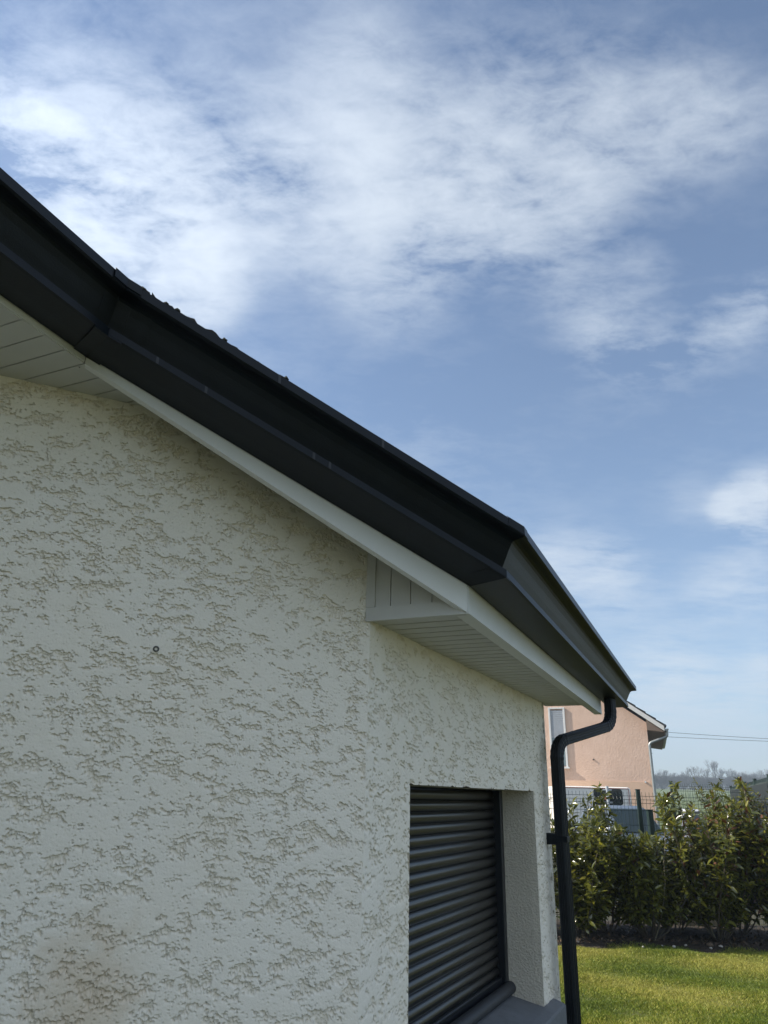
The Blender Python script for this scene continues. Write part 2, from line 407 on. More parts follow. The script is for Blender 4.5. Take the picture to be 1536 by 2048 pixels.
for s_ in (S0 + .018, S1 - .018):
    b = MB(); b.box(WP(s_, DEP - .012, (SILL + LINT) / 2 + .01), (.040, .046, LINT - SILL + .03), AX, .004); child(b.build('guide_rail', ALU), shut)
b = MB(); b.box(WP((S0 + S1) / 2, DEP - .002, SILL + .045), (S1 - S0 - .075, .024, .066), AX, .004); child(b.build('bottom_bar', ALU), shut)
b = MB()
b.tube([WP(s_, DEP - .045, SILL + .034) for s_ in (S0 + .01, S0 + .4, S1 - .5, S1 - .014)], .027, 20); child(b.build('sill_tube', mat('black_foam_tube', (.030, .033, .040), .55, .15, 30, .0006, 120), None), shut)
b = MB(); b.box(WP((S0 + S1) / 2, DEP + .03, (SILL + LINT) / 2), (S1 - S0 + .1, .01, LINT - SILL + .1), AX); child(b.build('backing', ALU), shut)
# an old plug hole in the render
p = on_left_wall(312, 1298)
b = MB(); ring = []
for rr, dd in ((.0085, -.004), (.0075, -.006), (.0045, -.006), (.004, .006)):
    ring.append([p + LD * (rr * math.cos(a)) + Vector((0, 0, rr * math.sin(a))) + LI * (dd + .002) for a in [2 * math.pi * k / 12 for k in range(12)]])
b.strip(ring, closed=True, smooth=True); b.add(ring[-1], [tuple(range(12))])
b.build('wall_plug', mat('grey_plug', (.10, .10, .095), .8), house)

# --- soffits
WHITE = mat('white_fascia_lacquer', (.80, .80, .785), .42, .03, 5, .0003, 90, spec=.45)
LAMB = mat('pale_grey_soffit_panel', (.62, .61, .585), .5, .04, 5, .0003, 60, spec=.4)
soff = empty('soffit', H(.75, 3.0, ZS)); soff.parent = house
LW = .0725
a = FA + .012; k = 0
def wall_n(a_):                     # n of the window wall at a_
    return .924 + (.845 - .924) * (a_ - 1.99) / (4.24 - 1.99)
while a < 4.32:
    a2 = min(a + LW, 4.36)
    b = MB(); g = .012
    n0, n1 = FN + .040, wall_n(a) + .02
    zz = ZS + .004
    # the slat and the sunk tongue beside it
    b.prism([H(n0, a + g, zz), H(n1, a + g, zz), H(n1, a2, zz), H(n0, a2, zz)], (0, 0, .012))
    b.prism([H(n0, a - .001, zz + .011), H(n1, a - .001, zz + .011), H(n1, a + g, zz + .011), H(n0, a + g, zz + .011)], (0, 0, .004))
    child(b.build('slat', LAMB), soff); a = a2; k += 1
# a thin bead of shadow gap trim along the wall
usoff = empty('upper_soffit', H(1.9, .3, ZU)); usoff.parent = house
def edge_n(a_):
    if a_ <= LA: return LN
    if a_ >= FA: return FN
    return LN + (FN - LN) * (a_ - LA) / (FA - LA)
a = -6.0
while a < FA - .02:
    if a > LA + .45: break
    wd_ = .5 if a < -.01 else .0694
    a2 = min(a + wd_, FA - .014); b = MB(); g = .004; zz = ZU
    n1 = 2.95 if a < -.3 else 2.4
    if a > LA - .07:
        b.prism([H(max(edge_n(a + g) + .004, 1.315), a + g, zz), H(n1, a + g, zz), H(n1, a2, zz), H(max(edge_n(a2) + .004, 1.315), a2, zz)], (0, 0, .012)); child(b.build('board', LAMB), usoff); a = a2; continue
    poly = [H(edge_n(a + g) + .0005, a + g, zz), H(n1, a + g, zz), H(n1, a2, zz)]
    if a2 > LA > a: poly += [H(edge_n(a2) + .004, a2, zz), H(LN + .004, LA, zz)]
    else: poly += [H(edge_n(a2) + .004, a2, zz)]
    b.prism(poly, (0, 0, .012))
    b.prism([H(edge_n(a) + .02, a - .001, zz + .005), H(n1, a - .001, zz + .005), H(n1, a + g, zz + .005), H(edge_n(a) + .02, a + g, zz + .005)], (0, 0, .004))
    child(b.build('board', LAMB), usoff); a = a2
# --- boxed end of the lower soffit: upright boards with trims
box_end = empty('soffit_end_panel', H(.76, FA + .01, ZS)); box_end.parent = house
ae = FA + .004
def RT(n_): return .655 + .623 * (n_ - .55) - .055      # underside of the roof deck
nn = [.922, .855, .788, .718, .650, .615]
for j in range(5):
    b = MB(); n1, n0 = nn[j] - .0035, nn[j + 1]
    b.prism([H(n1, ae, ZS + .03), H(n0, ae, ZS + .03), H(n0, ae, RT(n0)), H(n1, ae, RT(n1))], EV * .010)
    b.prism([H(n1 + .004, ae + .006, ZS + .03), H(n1 - .001, ae + .006, ZS + .03), H(n1 - .001, ae + .006, RT(n1)), H(n1 + .004, ae + .006, RT(n1))], EV * .003)
    child(b.build('board', LAMB), box_end)
b = MB(); b.prism([H(.935, ae - .006, ZS - .001), H(.612, ae - .006, ZS - .001), H(.612, ae - .006, ZS + .042), H(.935, ae - .006, ZS + .042)], EV * .02); child(b.build('bottom_trim', LAMB), box_end)
b = MB(); b.prism([H(.935, ae - .007, ZS + .0425), H(.905, ae - .007, ZS + .0425), H(.905, ae - .007, RT(.905)), H(.935, ae - .007, RT(.935))], EV * .02); child(b.build('side_trim', LAMB), box_end)

# --- fascia boards
GB_R, GB_L = .583, 1.096            # gutter bottom, low and high eaves
T = .022
def miter(n_, a_, o_): return n_ - o_, a_ - .428 * o_     # offset outwards at either 45-degree corner
b = MB()
sec = lambda a_: [H(FN, a_, ZS), H(FN, a_, ZS + .2), H(FN + T, a_, ZS + .2), H(FN + T, a_, ZS + .006), H(FN + .045, a_, ZS + .006), H(FN + .045, a_, ZS)]
b.strip([sec(FA + .003), sec(4.83)], closed=True)
for a_ in (FA + .003, 4.83): b.add(sec(a_), [(0, 1, 2, 3), (0, 3, 4, 5)])
b.build('fascia_board', WHITE, house)
b = MB()
mid_d = Vector((FN - LN, FA - LA)).normalized(); mn, ma = -mid_d.y, mid_d.x   # outward normal in (n,a) is (-|..|)
def MIDP(t, o_, z):               # t 0 at the inner corner, 1 at the outer; o_ outwards
    n_ = LN + (FN - LN) * t; a_ = LA + (FA - LA) * t
    on, oa = -mid_d.y, mid_d.x
    if on > 0: on, oa = -on, -oa
    return H(n_ + on * o_, a_ + oa * o_, z)
def midsec(t):
    zb = (ZU - .002) + (ZS - ZU + .002) * t; top = (GB_L + .13) + (GB_R - GB_L) * t
    return [MIDP(t, 0, zb), MIDP(t, 0, top), MIDP(t, -T, top), MIDP(t, -T, zb + .014), MIDP(t, -.030, zb + .006), MIDP(t, -.026, zb)]
b.strip([midsec(0.0), midsec(.25), midsec(.5), midsec(.75), midsec(.9955)], closed=True)
for t in (0.0, .9955): b.add(midsec(t), [tuple(range(6))])
b.build('fascia_board', WHITE, house)
b = MB()
sec = lambda a_: [H(LN, a_, ZU + .004), H(LN, a_, ZU + .17), H(LN + T, a_, ZU + .17), H(LN + T, a_, ZU + .004)]
b.strip([sec(-6.2), sec(LA - .002)], closed=True); b.add(sec(-6.2), [(0, 1, 2, 3)]); b.add(sec(LA - .002), [(0, 1, 2, 3)])
b.build('fascia_board', WHITE, house)

# --- ogee gutter
GUT = mat('black_gutter_lacquer', (.0045, .0078, .0125), .40, .15, 14, .0004, 260, spec=.26)
prof = [(.004, .132), (.004, .0), (.06, -.001), (.122, .0), (.131, .001), (.1305, .021), (.120, .024), (.116, .027), (.120, .036), (.130, .055), (.142, .080), (.152, .097),
        (.158, .103), (.168, .105), (.187, .106), (.194, .108), (.193, .134), (.188, .138), (.178, .138), (.175, .130)]
gut = empty('gutter', H(FN - .1, 3.0, GB_R)); gut.parent = house
def gsec_right(a_, mitre=False): return [H(FN - o_, (a_ - .428 * o_) if mitre else a_, GB_R + z) for o_, z in prof]
def gsec_left(a_, mitre=False): return [H(LN - o_, (a_ - .428 * o_) if mitre else a_, GB_L + z) for o_, z in prof]
def lerp(A_, B_, t): return [p.lerp(q, t) for p, q in zip(A_, B_)]
g1, g2 = gsec_left(LA, True), gsec_right(FA, True)
def gpart(rows, name='gutter_section', solid=.0016, m_=GUT, caps=False):
    b = MB(); b.strip(rows, smooth=False)
    o = b.build(name, m_); child(o, gut)
    if solid:
        md = o.modifiers.new('thickness', 'SOLIDIFY'); md.thickness = solid; md.offset = 0
    return o
gpart([gsec_left(-6.3), lerp(gsec_left(-6.3), g1, .9993)])
gpart([lerp(g1, g2, t) for t in (.0007, .35, .7, .9993)])
gpart([lerp(g2, gsec_right(5.2), .0007), lerp(g2, gsec_right(5.2), .5), gsec_right(5.2)])
# end cap
b = MB(); sec = gsec_right(5.2); sec2 = gsec_right(5.203); b.strip([sec, sec2], closed=True); b.add(sec2, [tuple(range(len(sec)))]); b.add(sec, [tuple(range(len(sec)))])
child(b.build('end_cap', GUT), gut)
# riveted corner sleeves, a hair outside the profile
def grow(row, k, cn):
    return [c_ + (p - c_) * k for p, c_ in zip(row, cn)]
def sleeve(rows, j0, j1, name='corner_sleeve', gap=.0028):
    b = MB(); out = []
    for rw in rows:
        cen = sum((p for p in rw), Vector()) / len(rw)
        out.append([p + (p - cen).normalized() * gap for p in rw[j0:j1]])
    b.strip(out); o = b.build(name, GUT); child(o, gut); md = o.modifiers.new('thickness', 'SOLIDIFY'); md.thickness = .0012; return o
gl, gm = gsec_left(-6.3), g2
dl = (gl[0] - g1[0]).length; dm = (g2[0] - g1[0]).length
sleeve([lerp(g1, gl, .045 / dl), g1, lerp(g1, g2, .040 / dm)], 1, 18, gap=.006)
sleeve([lerp(g2, g1, .055 / dm), g2, lerp(g2, gsec_right(5.2), .012)], 2, 18)
# a patch plate and thin band marks on the front
b = MB(); rw = [lerp(g1, g2, t) for t in (.05, .08)]
b.strip([[p + (p - Vector(H(1.2, 1.2, 1.1))).normalized() * 0 + LI * -.004 for p in r_[8:12]] for r_ in rw]); o = b.build('patch_plate', GUT, None); child(o, gut)
MARK = mat('scuffed_gutter_seam', (.022, .025, .03), .5, .2, 30)
for t in (.11, .225, .49, .53, .36, .62):
    b = MB(); r1, r2 = lerp(g1, g2, t), lerp(g1, g2, t + .006)
    j = (4, 6) if t in (.11, .225, .49, .53) else (15, 17)
    b.strip([[p + LI * -.0018 + Vector((0, 0, -.0004)) for p in r_[j[0]:j[1]]] for r_ in (r1, r2)]); o = b.build('seam_mark', MARK); child(o, gut)
    md = o.modifiers.new('thickness', 'SOLIDIFY'); md.thickness = .0008; md.offset = 1
# a loose strap end below the corner
b = MB(); c0 = H(LN - .012, LA + .02, GB_L - .004)
pts = [c0 + NV * (.052 * t) + EV * (-.01 * t) + Vector((0, 0, .004 * math.sin(t * 3) - .010 * t * t)) for t in np.linspace(0, 1, 8)]
pts += [pts[-1] - NV * .006 + Vector((0, 0, -.006)), pts[-1] - NV * .012 + Vector((0, 0, -.009))]
b.tube(pts, [.0035] * 3 + [.0022] * 3 + [.0012] * 4, 6); child(b.build('strap_end', GUT), gut)

# --- downpipe
dp_ = empty('downpipe', WP(2.145, -.075, -EYE)); dp_.parent = house
def fillet(pts, rad, seg=8):
    out = [Vector(pts[0])]; marks = []
    for i in range(1, len(pts) - 1):
        p, a_, c_ = Vector(pts[i]), Vector(pts[i - 1]), Vector(pts[i + 1])
        d1, d2 = (a_ - p).normalized(), (c_ - p).normalized(); A_, C_ = p + d1 * rad[i - 1], p + d2 * rad[i - 1]
        s_ = len(out)
        for k in range(seg + 1):
            t = k / seg; out.append(A_ * (1 - t) ** 2 + p * 2 * t * (1 - t) + C_ * t * t)
        marks.append((s_, len(out) - 1))
    out.append(Vector(pts[-1])); return out, marks
pw, pd = .055, .058
def ribbed(u, v):
    pr = []
    def side(p, q, nrm, nr):
        for k in range(nr * 4):
            t = k / (nr * 4); dd = -.0022 if (k % 4) in (2, 3) and 0 < k < nr * 4 - 1 else 0
            pr.append((p[0] + (q[0] - p[0]) * t + nrm[0] * dd, p[1] + (q[1] - p[1]) * t + nrm[1] * dd))
    x, y, c_ = u / 2, v / 2, .006
    side((-x + c_, -y), (x - c_, -y), (0, -1), 4); side((x, -y + c_), (x, y - c_), (1, 0), 3)
    side((x - c_, y), (-x + c_, y), (0, 1), 4); side((-x, y - c_), (-x, -y + c_), (-1, 0), 3)
    return pr
PR = ribbed(pw, pd)
def sweep(pts, prof_, u0, scale=None):
    rows = []; n_ = len(pts); u = Vector(u0)
    for i, p in enumerate(pts):
        t = (pts[min(i + 1, n_ - 1)] - pts[max(i - 1, 0)]).normalized(); u = (u - t * u.dot(t)).normalized(); v = t.cross(u); s_ = scale[i] if scale else 1
        rows.append([p + u * (x * s_) + v * (y * s_) for x, y in prof_])
    return rows
A0 = H(.535, 4.73, .60); A1 = H(.535, 4.73, .425); A2 = WP(2.145, -.078, .285); A3 = WP(2.145, -.078, -EYE + .06)
path, mk = fillet([A0, A1, A2, A3], [.10, .095], 12)
arm_d = (A2 - A1); arm_d.z = 0; side_v = Vector((-arm_d.y, arm_d.x, 0)).normalized()
rows = sweep(path, PR, side_v)
def pipe_piece(i0, i1, name, crimp=False):
    rw = rows[i0:i1 + 1]
    if crimp:
        rw2 = []
        for i, r_ in enumerate(rw):
            cen = sum(r_, Vector()) / len(r_); k = 1.06 if i % 2 else 1.0
            inner = [cen + (p - cen) * k for p in r_]; rw2.append(inner)
        rw = rw2
    b = MB(); b.strip(rw, closed=True, smooth=False); b.add(rw[0], [tuple(range(len(rw[0])))]); b.add(rw[-1], [tuple(range(len(rw[-1])))]); child(b.build(name, GUT), dp_)
pipe_piece(0, mk[0][0], 'outlet'); pipe_piece(mk[0][0], mk[0][1], 'elbow', True); pipe_piece(mk[0][1], mk[1][0], 'arm'); pipe_piece(mk[1][0], mk[1][1], 'elbow', True)
pipe_piece(mk[1][1], len(path) - 1, 'pipe')
for zz in (-.20, -1.35):
    b = MB(); b.box(WP(2.145, -.078, zz), (pw + .012, pd + .010, .028), AX, .003); b.box(WP(2.138, -.030, zz), (.030, .062, .055), AX, .003); child(b.build('bracket', GUT), dp_)

# --- roof
TILE = mat('dark_roof_tile', (.045, .042, .042), .85, .25, 7, .002, 80)
def ROOFZ(n_): return .655 + .623 * (n_ - .55)
roof = empty('roof', H(3.9, 0, ROOFZ(3.9))); roof.parent = house
b = MB(); ins = .0
RN = 3.9
top = [(edge_n(-6.3) - .06, -6.3), (LN - .06, LA - .03), (FN - .06, FA - .03), (FN - .06, 5.17), (RN, 5.17), (RN, -6.3)]
up_ = [H(n_, a_, ROOFZ(n_)) for n_, a_ in top]
b.prism(up_, (0, 0, -.05))
back = [H(RN, -6.3, ROOFZ(RN)), H(RN, 5.17, ROOFZ(RN)), H(7.4, 5.17, ROOFZ(RN) - .623 * 3.5), H(7.4, -6.3, ROOFZ(RN) - .623 * 3.5)]
b.prism(back, (0, 0, -.05))
child(b.build('roof_deck', TILE), roof)
# tiles: the first courses behind the gutters
sl_l = math.hypot(1, .623); un = NV * (1 / sl_l) + Vector((0, 0, .623 / sl_l)); unn = NV * (-.623 / sl_l) + Vector((0, 0, 1 / sl_l))
b = MB(); tw, tl = .30, .42; rws = []
for y in (0, tl):
    rws.append([EV * (x * tw) + un * y + unn * (.012 + .022 * (math.sin(x * math.pi * 2) * .5 + .5) - (.02 if y else 0) + .03) for x in np.linspace(0, 1, 13)])
lo = [[p - unn * .018 for p in rw] for rw in rws]
b.strip([rws[0], rws[1], lo[1], lo[0], rws[0]])
tile0 = b.build('tile', TILE); tile_me = tile0.data; bpy.data.objects.remove(tile0)
cnt = 0
for row in range(3):
    for ci in range(-4, 18):
        a_ = ci * tw; n_start = max(edge_n(a_), edge_n(a_ + tw)) - .05
        n_ = n_start + row * .33
        if a_ + tw > 5.17: continue
        o = obj('tile', tile_me, None); o.location = H(n_, a_, ROOFZ(n_) - .012); child(o, roof); o.location = Vector(o.location); cnt += 1
# cut verge tiles bedded along the slanting edge, a little uneven
for j in range(9):
    t0, t1 = -.06 + j * .062, -.06 + (j + 1) * .062 - .004
    b = MB(); hgt = .015 + random.uniform(-.004, .005)
    if j >= 7: hgt -= .006
    lift = random.uniform(-.003, .004)
    def PT(t, o_, dz): return MIDP(t, o_, GB_L + .137 + (GB_R - GB_L) * (t - .38 * o_) + dz)
    outer = .180 + random.uniform(-.005, .002)
    r1 = []
    for t in np.linspace(t0, t1, 7):
        wv = .005 * math.sin((t - t0) / (t1 - t0) * math.pi * 2 + j)
        tilt = (t - t0) / (t1 - t0) * -.006
        top_ = hgt + lift + wv + tilt + random.uniform(-.0015, .0015)
        r1.append([PT(t, outer - .006, .0015), PT(t, outer + random.uniform(-.003, .003), top_), PT(t, -.05, top_ + .10), PT(t, -.05, .06)])
    b.strip(r1, closed=True); b.add(r1[0], [(0, 1, 2, 3)]); b.add(r1[-1], [(0, 1, 2, 3)])
    o = b.build('verge_tile', TILE); child(o, roof)
MOSS = mat('dark_moss', (.03, .032, .018), .95, .4, 40, .004, 200)
for t in (.105, .16, .185, .30, .452):
    b = MB(); c0 = MIDP(t, .172, GB_L + .137 + (GB_R - GB_L) * (t - .066) + .013); ringN = 7; rowsm = []
    for k in range(4):
        ph = k / 3 * math.pi / 2; rowsm.append([c0 + Vector((math.cos(2 * math.pi * q / ringN) * .009 * math.cos(ph) * random.uniform(.7, 1.3), math.sin(2 * math.pi * q / ringN) * .008 * math.cos(ph), .009 * math.sin(ph) * random.uniform(.8, 1.4))) for q in range(ringN)])
    b.strip(rowsm, closed=True, smooth=True); child(b.build('moss_clump', MOSS), roof)

# ================================================================== GROUND
def ground_z(x, y):
    d = max(0.0, y - 45.0)
    z = .0268 * min(d, 175.0)
    if d > 175: z += (d - 175) * .018
    return z
def terrain(name, xs, ys, off=0.0):
    V_ = [(x, y, ground_z(x, y) + off) for y in ys for x in xs]; nx = len(xs)
    q = [(j * nx + i, j * nx + i + 1, (j + 1) * nx + i + 1, (j + 1) * nx + i) for j in range(len(ys) - 1) for i in range(nx - 1)]
    return fast_mesh(name, V_, q, True)
def lawn_mat():
    mm = bpy.data.materials.new('lawn_green'); mm.use_nodes = True; nt = mm.node_tree; b = nt.nodes['Principled BSDF']; ln = nt.links.new
    t = nt.nodes.new('ShaderNodeTexCoord')
    def nz(sc_, det, stretch=(1, 1, 1)):
        mp = nt.nodes.new('ShaderNodeMapping'); mp.inputs['Scale'].default_value = stretch; ln(t.outputs['Object'], mp.inputs[0])
        q = nt.nodes.new('ShaderNodeTexNoise'); q.inputs['Scale'].default_value = sc_; q.inputs['Detail'].default_value = det; ln(mp.outputs[0], q.inputs['Vector']); return q.outputs[0]
    r1 = nt.nodes.new('ShaderNodeValToRGB'); e_ = r1.color_ramp.elements; e_[0].position = .3; e_[1].position = .7
    e_[0].color = (.075, .082, .028, 1); e_[1].color = (.125, .125, .045, 1); ln(nz(3, 8), r1.inputs[0])
    ln(r1.outputs[0], b.inputs['Base Color']); b.inputs['Roughness'].default_value = .9
    return mm
ys = np.concatenate([np.arange(-60, 45, 5), np.arange(45, 221, 8), np.arange(225, 1000, 60)])
g_ = obj('ground', terrain('ground', np.arange(-500, 701, 40), ys), None, lawn_mat()); tag(g_, kind='structure')
FIELD = mat('meadow_green', (.085, .12, .035), .95, .2, .08, col2=(.125, .155, .05))
fo = obj('field', terrain('field', np.arange(-180, 281, 20), np.concatenate([np.arange(45, 221, 8), [228, 236]]), .03), None, FIELD); tag(fo, kind='structure')
SOIL = mat('bare_soil', (.022, .016, .011), .95, .35, 6, .03, 25, col2=(.05, .035, .022))
bx = np.linspace(.6, 9.5, 90); by = np.linspace(10.2, 12.4, 30)
V_ = []
for y in by:
    for x in bx:
        k = 1 - abs((y - 11.3) / 1.1); V_.append((x, y + .10 * math.sin(x * 2.3) + .05 * math.sin(x * 7.1), .004 + .05 * sstep(np.float64(k), 0, .8) + rng.uniform(0, .035) * min(1, k * 4)))
nx = len(bx); q = [(j * nx + i, j * nx + i + 1, (j + 1) * nx + i + 1, (j + 1) * nx + i) for j in range(len(by) - 1) for i in range(nx - 1)]
so = obj('soil_bed', fast_mesh('soil_bed', V_, q, True), None, SOIL); tag(so, kind='structure')
GRAVEL = mat('gravel_yard', (.055, .052, .030), .95, .3, 20, .01, 60)
yo = obj('yard', terrain('yard', np.arange(-6, 31, 3), np.arange(12.5, 44, 3.1), .004), None, GRAVEL); tag(yo, kind='structure')

# lawn grass
def grass(name, n_, x0, x1, y0, y1, edge, mats):
    x = rng.uniform(x0, x1, n_); y = y0 + (y1 - y0) * rng.uniform(0, 1, n_) ** .9
    e_ = 10.34 + .10 * np.sin(x * 2.3) + .05 * np.sin(x * 7.1) + rng.normal(0, .10, n_)
    k = (y < e_) & (x > -3.9 + .02 * y) & (x < .56 * y) & (x > .19 * y); x, y = x[k], y[k]; n_ = len(x)
    h = rng.uniform(.016, .050, n_) * (.8 + .5 * np.sin(x * 5.1 + y * 3.3) * np.sin(y * 4.7 - x * 2.1) ** 2)
    a = rng.uniform(0, 2 * np.pi, n_); wd_ = rng.uniform(.0016, .0032, n_); ln_ = rng.uniform(.2, 1.0, n_) * h; la = rng.uniform(0, 2 * np.pi, n_)
    cx, sx = np.cos(a) * wd_, np.sin(a) * wd_; lx, ly = np.cos(la) * ln_, np.sin(la) * ln_
    z0 = np.full(n_, .0)
    v = np.stack([np.stack([x - cx, y - sx, z0], 1), np.stack([x + cx, y + sx, z0], 1), np.stack([x + cx * .8 + lx * .35, y + sx * .8 + ly * .35, h * .6], 1), np.stack([x + lx, y + ly, h], 1)], 1).reshape(-1, 3)
    i = np.arange(n_) * 4; t_ = np.stack([np.stack([i, i + 1, i + 2], 1), np.stack([i, i + 2, i + 3], 1)], 1).reshape(-1, 3)
    patch = np.sin(x * 3.1 + 1.3 * np.sin(y * 2.2)) + np.sin(y * 3.7 + x) + rng.normal(0, .9, n_)
    mi = np.digitize(patch, [-.8, .7]).repeat(2)
    return fast_mesh(name, v, t_, False, mats, mi)
GR = [mat('grass_green', (.135, .185, .022), .55, .2, 5, transl=.35), mat('grass_lime', (.24, .275, .036), .55, .2, 5, transl=.35), mat('grass_straw', (.38, .36, .075), .6, .2, 5, transl=.3)]
go = obj('grass', grass('grass', 380000, 1.0, 6.0, 6.3, 10.7, None, GR)); tag(go, 'short sunlit yellow-green lawn grass below the hedge', 'grass', kind='stuff')

# stones on the bed
STONE = mat('pale_pebble', (.42, .40, .36), .8, .2, 20, .002, 90)
spots = [(1345, 1921, .040, 'white rounded stone alone on the soil edge, below the middle shrub'), (1374, 1912, .034, 'small upright pale stone at the bed edge right of the white one'), (1416, 1924, .033, 'pale stone lying near the lawn, left of the long flat stone'), (1441, 1916, .048, 'long flat pale stone in front of the right shrub'),
         (1325, 1915, .020, 'tiny pale pebble left of the white rounded stone'), (1160, 1906, .040, 'grey stone by the downpipe at the lawn edge'), (1424, 1910, .075, 'large brown clod-like stone beneath the shrubs'), (1281, 1925, .028, 'small grey stone in the grass left of the white stone')]
for px, py, sz, lab in spots:
    p = at_z(px, py, .03); p = Vector((p.x * 10.45 / p.y, 10.45 + (1912 - py) * .012, 0)); b = MB(); rr = []
    for k in range(6):
        ph = -math.pi / 2 + math.pi * k / 5; rr.append([Vector((math.cos(2 * math.pi * q / 9) * math.cos(ph) * sz * .62 * random.uniform(.8, 1.2), math.sin(2 * math.pi * q / 9) * math.cos(ph) * sz * .5 * random.uniform(.8, 1.2), math.sin(ph) * sz * .42)) for q in range(9)])
    b.strip(rr, closed=True, smooth=True)
    o = b.build('stone', STONE if sz < .07 else mat('brown_stone', (.16, .12, .085), .9, .3, 14, .006, 60)); o.location = (p.x, p.y, .028 + sz * .2); o.rotation_euler = (0, 0, random.uniform(0, 3)); tag(o, lab, 'stone', 'stones along the hedge bed')

# ================================================================== HEDGE
LEAF = [mat('laurel_leaf_dark', (.090, .102, .017), .19, .25, 12, spec=1.0, transl=.36, coat=.3), mat('laurel_leaf_mid', (.185, .188, .032), .19, .25, 12, spec=1.0, transl=.42, coat=.3),
        mat('laurel_leaf_yellow', (.27, .25, .03), .34, .25, 12, transl=.5), mat('copper_leaf', (.13, .052, .022), .4, .3, 12, transl=.25)]
BARK = mat('shrub_bark', (.085, .070, .050), .85, .3, 30, .002, 120)
BARK2 = mat('pale_twig', (.24, .21, .14), .8, .3, 30)
def leaf_shape(curl, fold):
    xs_ = [0, .16, .45, .75, 1.0]; wv = [0.02, .13, .175, .12, 0.0]; v = []
    for x, w_ in zip(xs_, wv):
        z = -curl * x * x
        v += [(x, 0, z), (x, w_, z + fold * w_), (x, -w_, z + fold * w_)]
    f_ = []
    for i in range(4):
        a_ = i * 3; f_ += [(a_, a_ + 3, a_ + 4, a_ + 1), (a_, a_ + 2, a_ + 5, a_ + 3)]
    return np.array(v), np.array(f_)
LS = [leaf_shape(.12, .35), leaf_shape(.3, .2), leaf_shape(.05, .5)]
leaf_meshes = {}
for si, (v, f_) in enumerate(LS):
    for mi in range(4):
        leaf_meshes[(si, mi)] = fast_mesh('leaf', v, f_, True, [LEAF[mi]])
def basis(d, roll):
    d = d.normalized(); ref = Vector((0, 0, 1)) if abs(d.z) < .95 else Vector((1, 0, 0))
    y = ref.cross(d).normalized(); z = d.cross(y); c, s_ = math.cos(roll), math.sin(roll)
    y2 = y * c + z * s_; z2 = d.cross(y2); return d, y2, z2
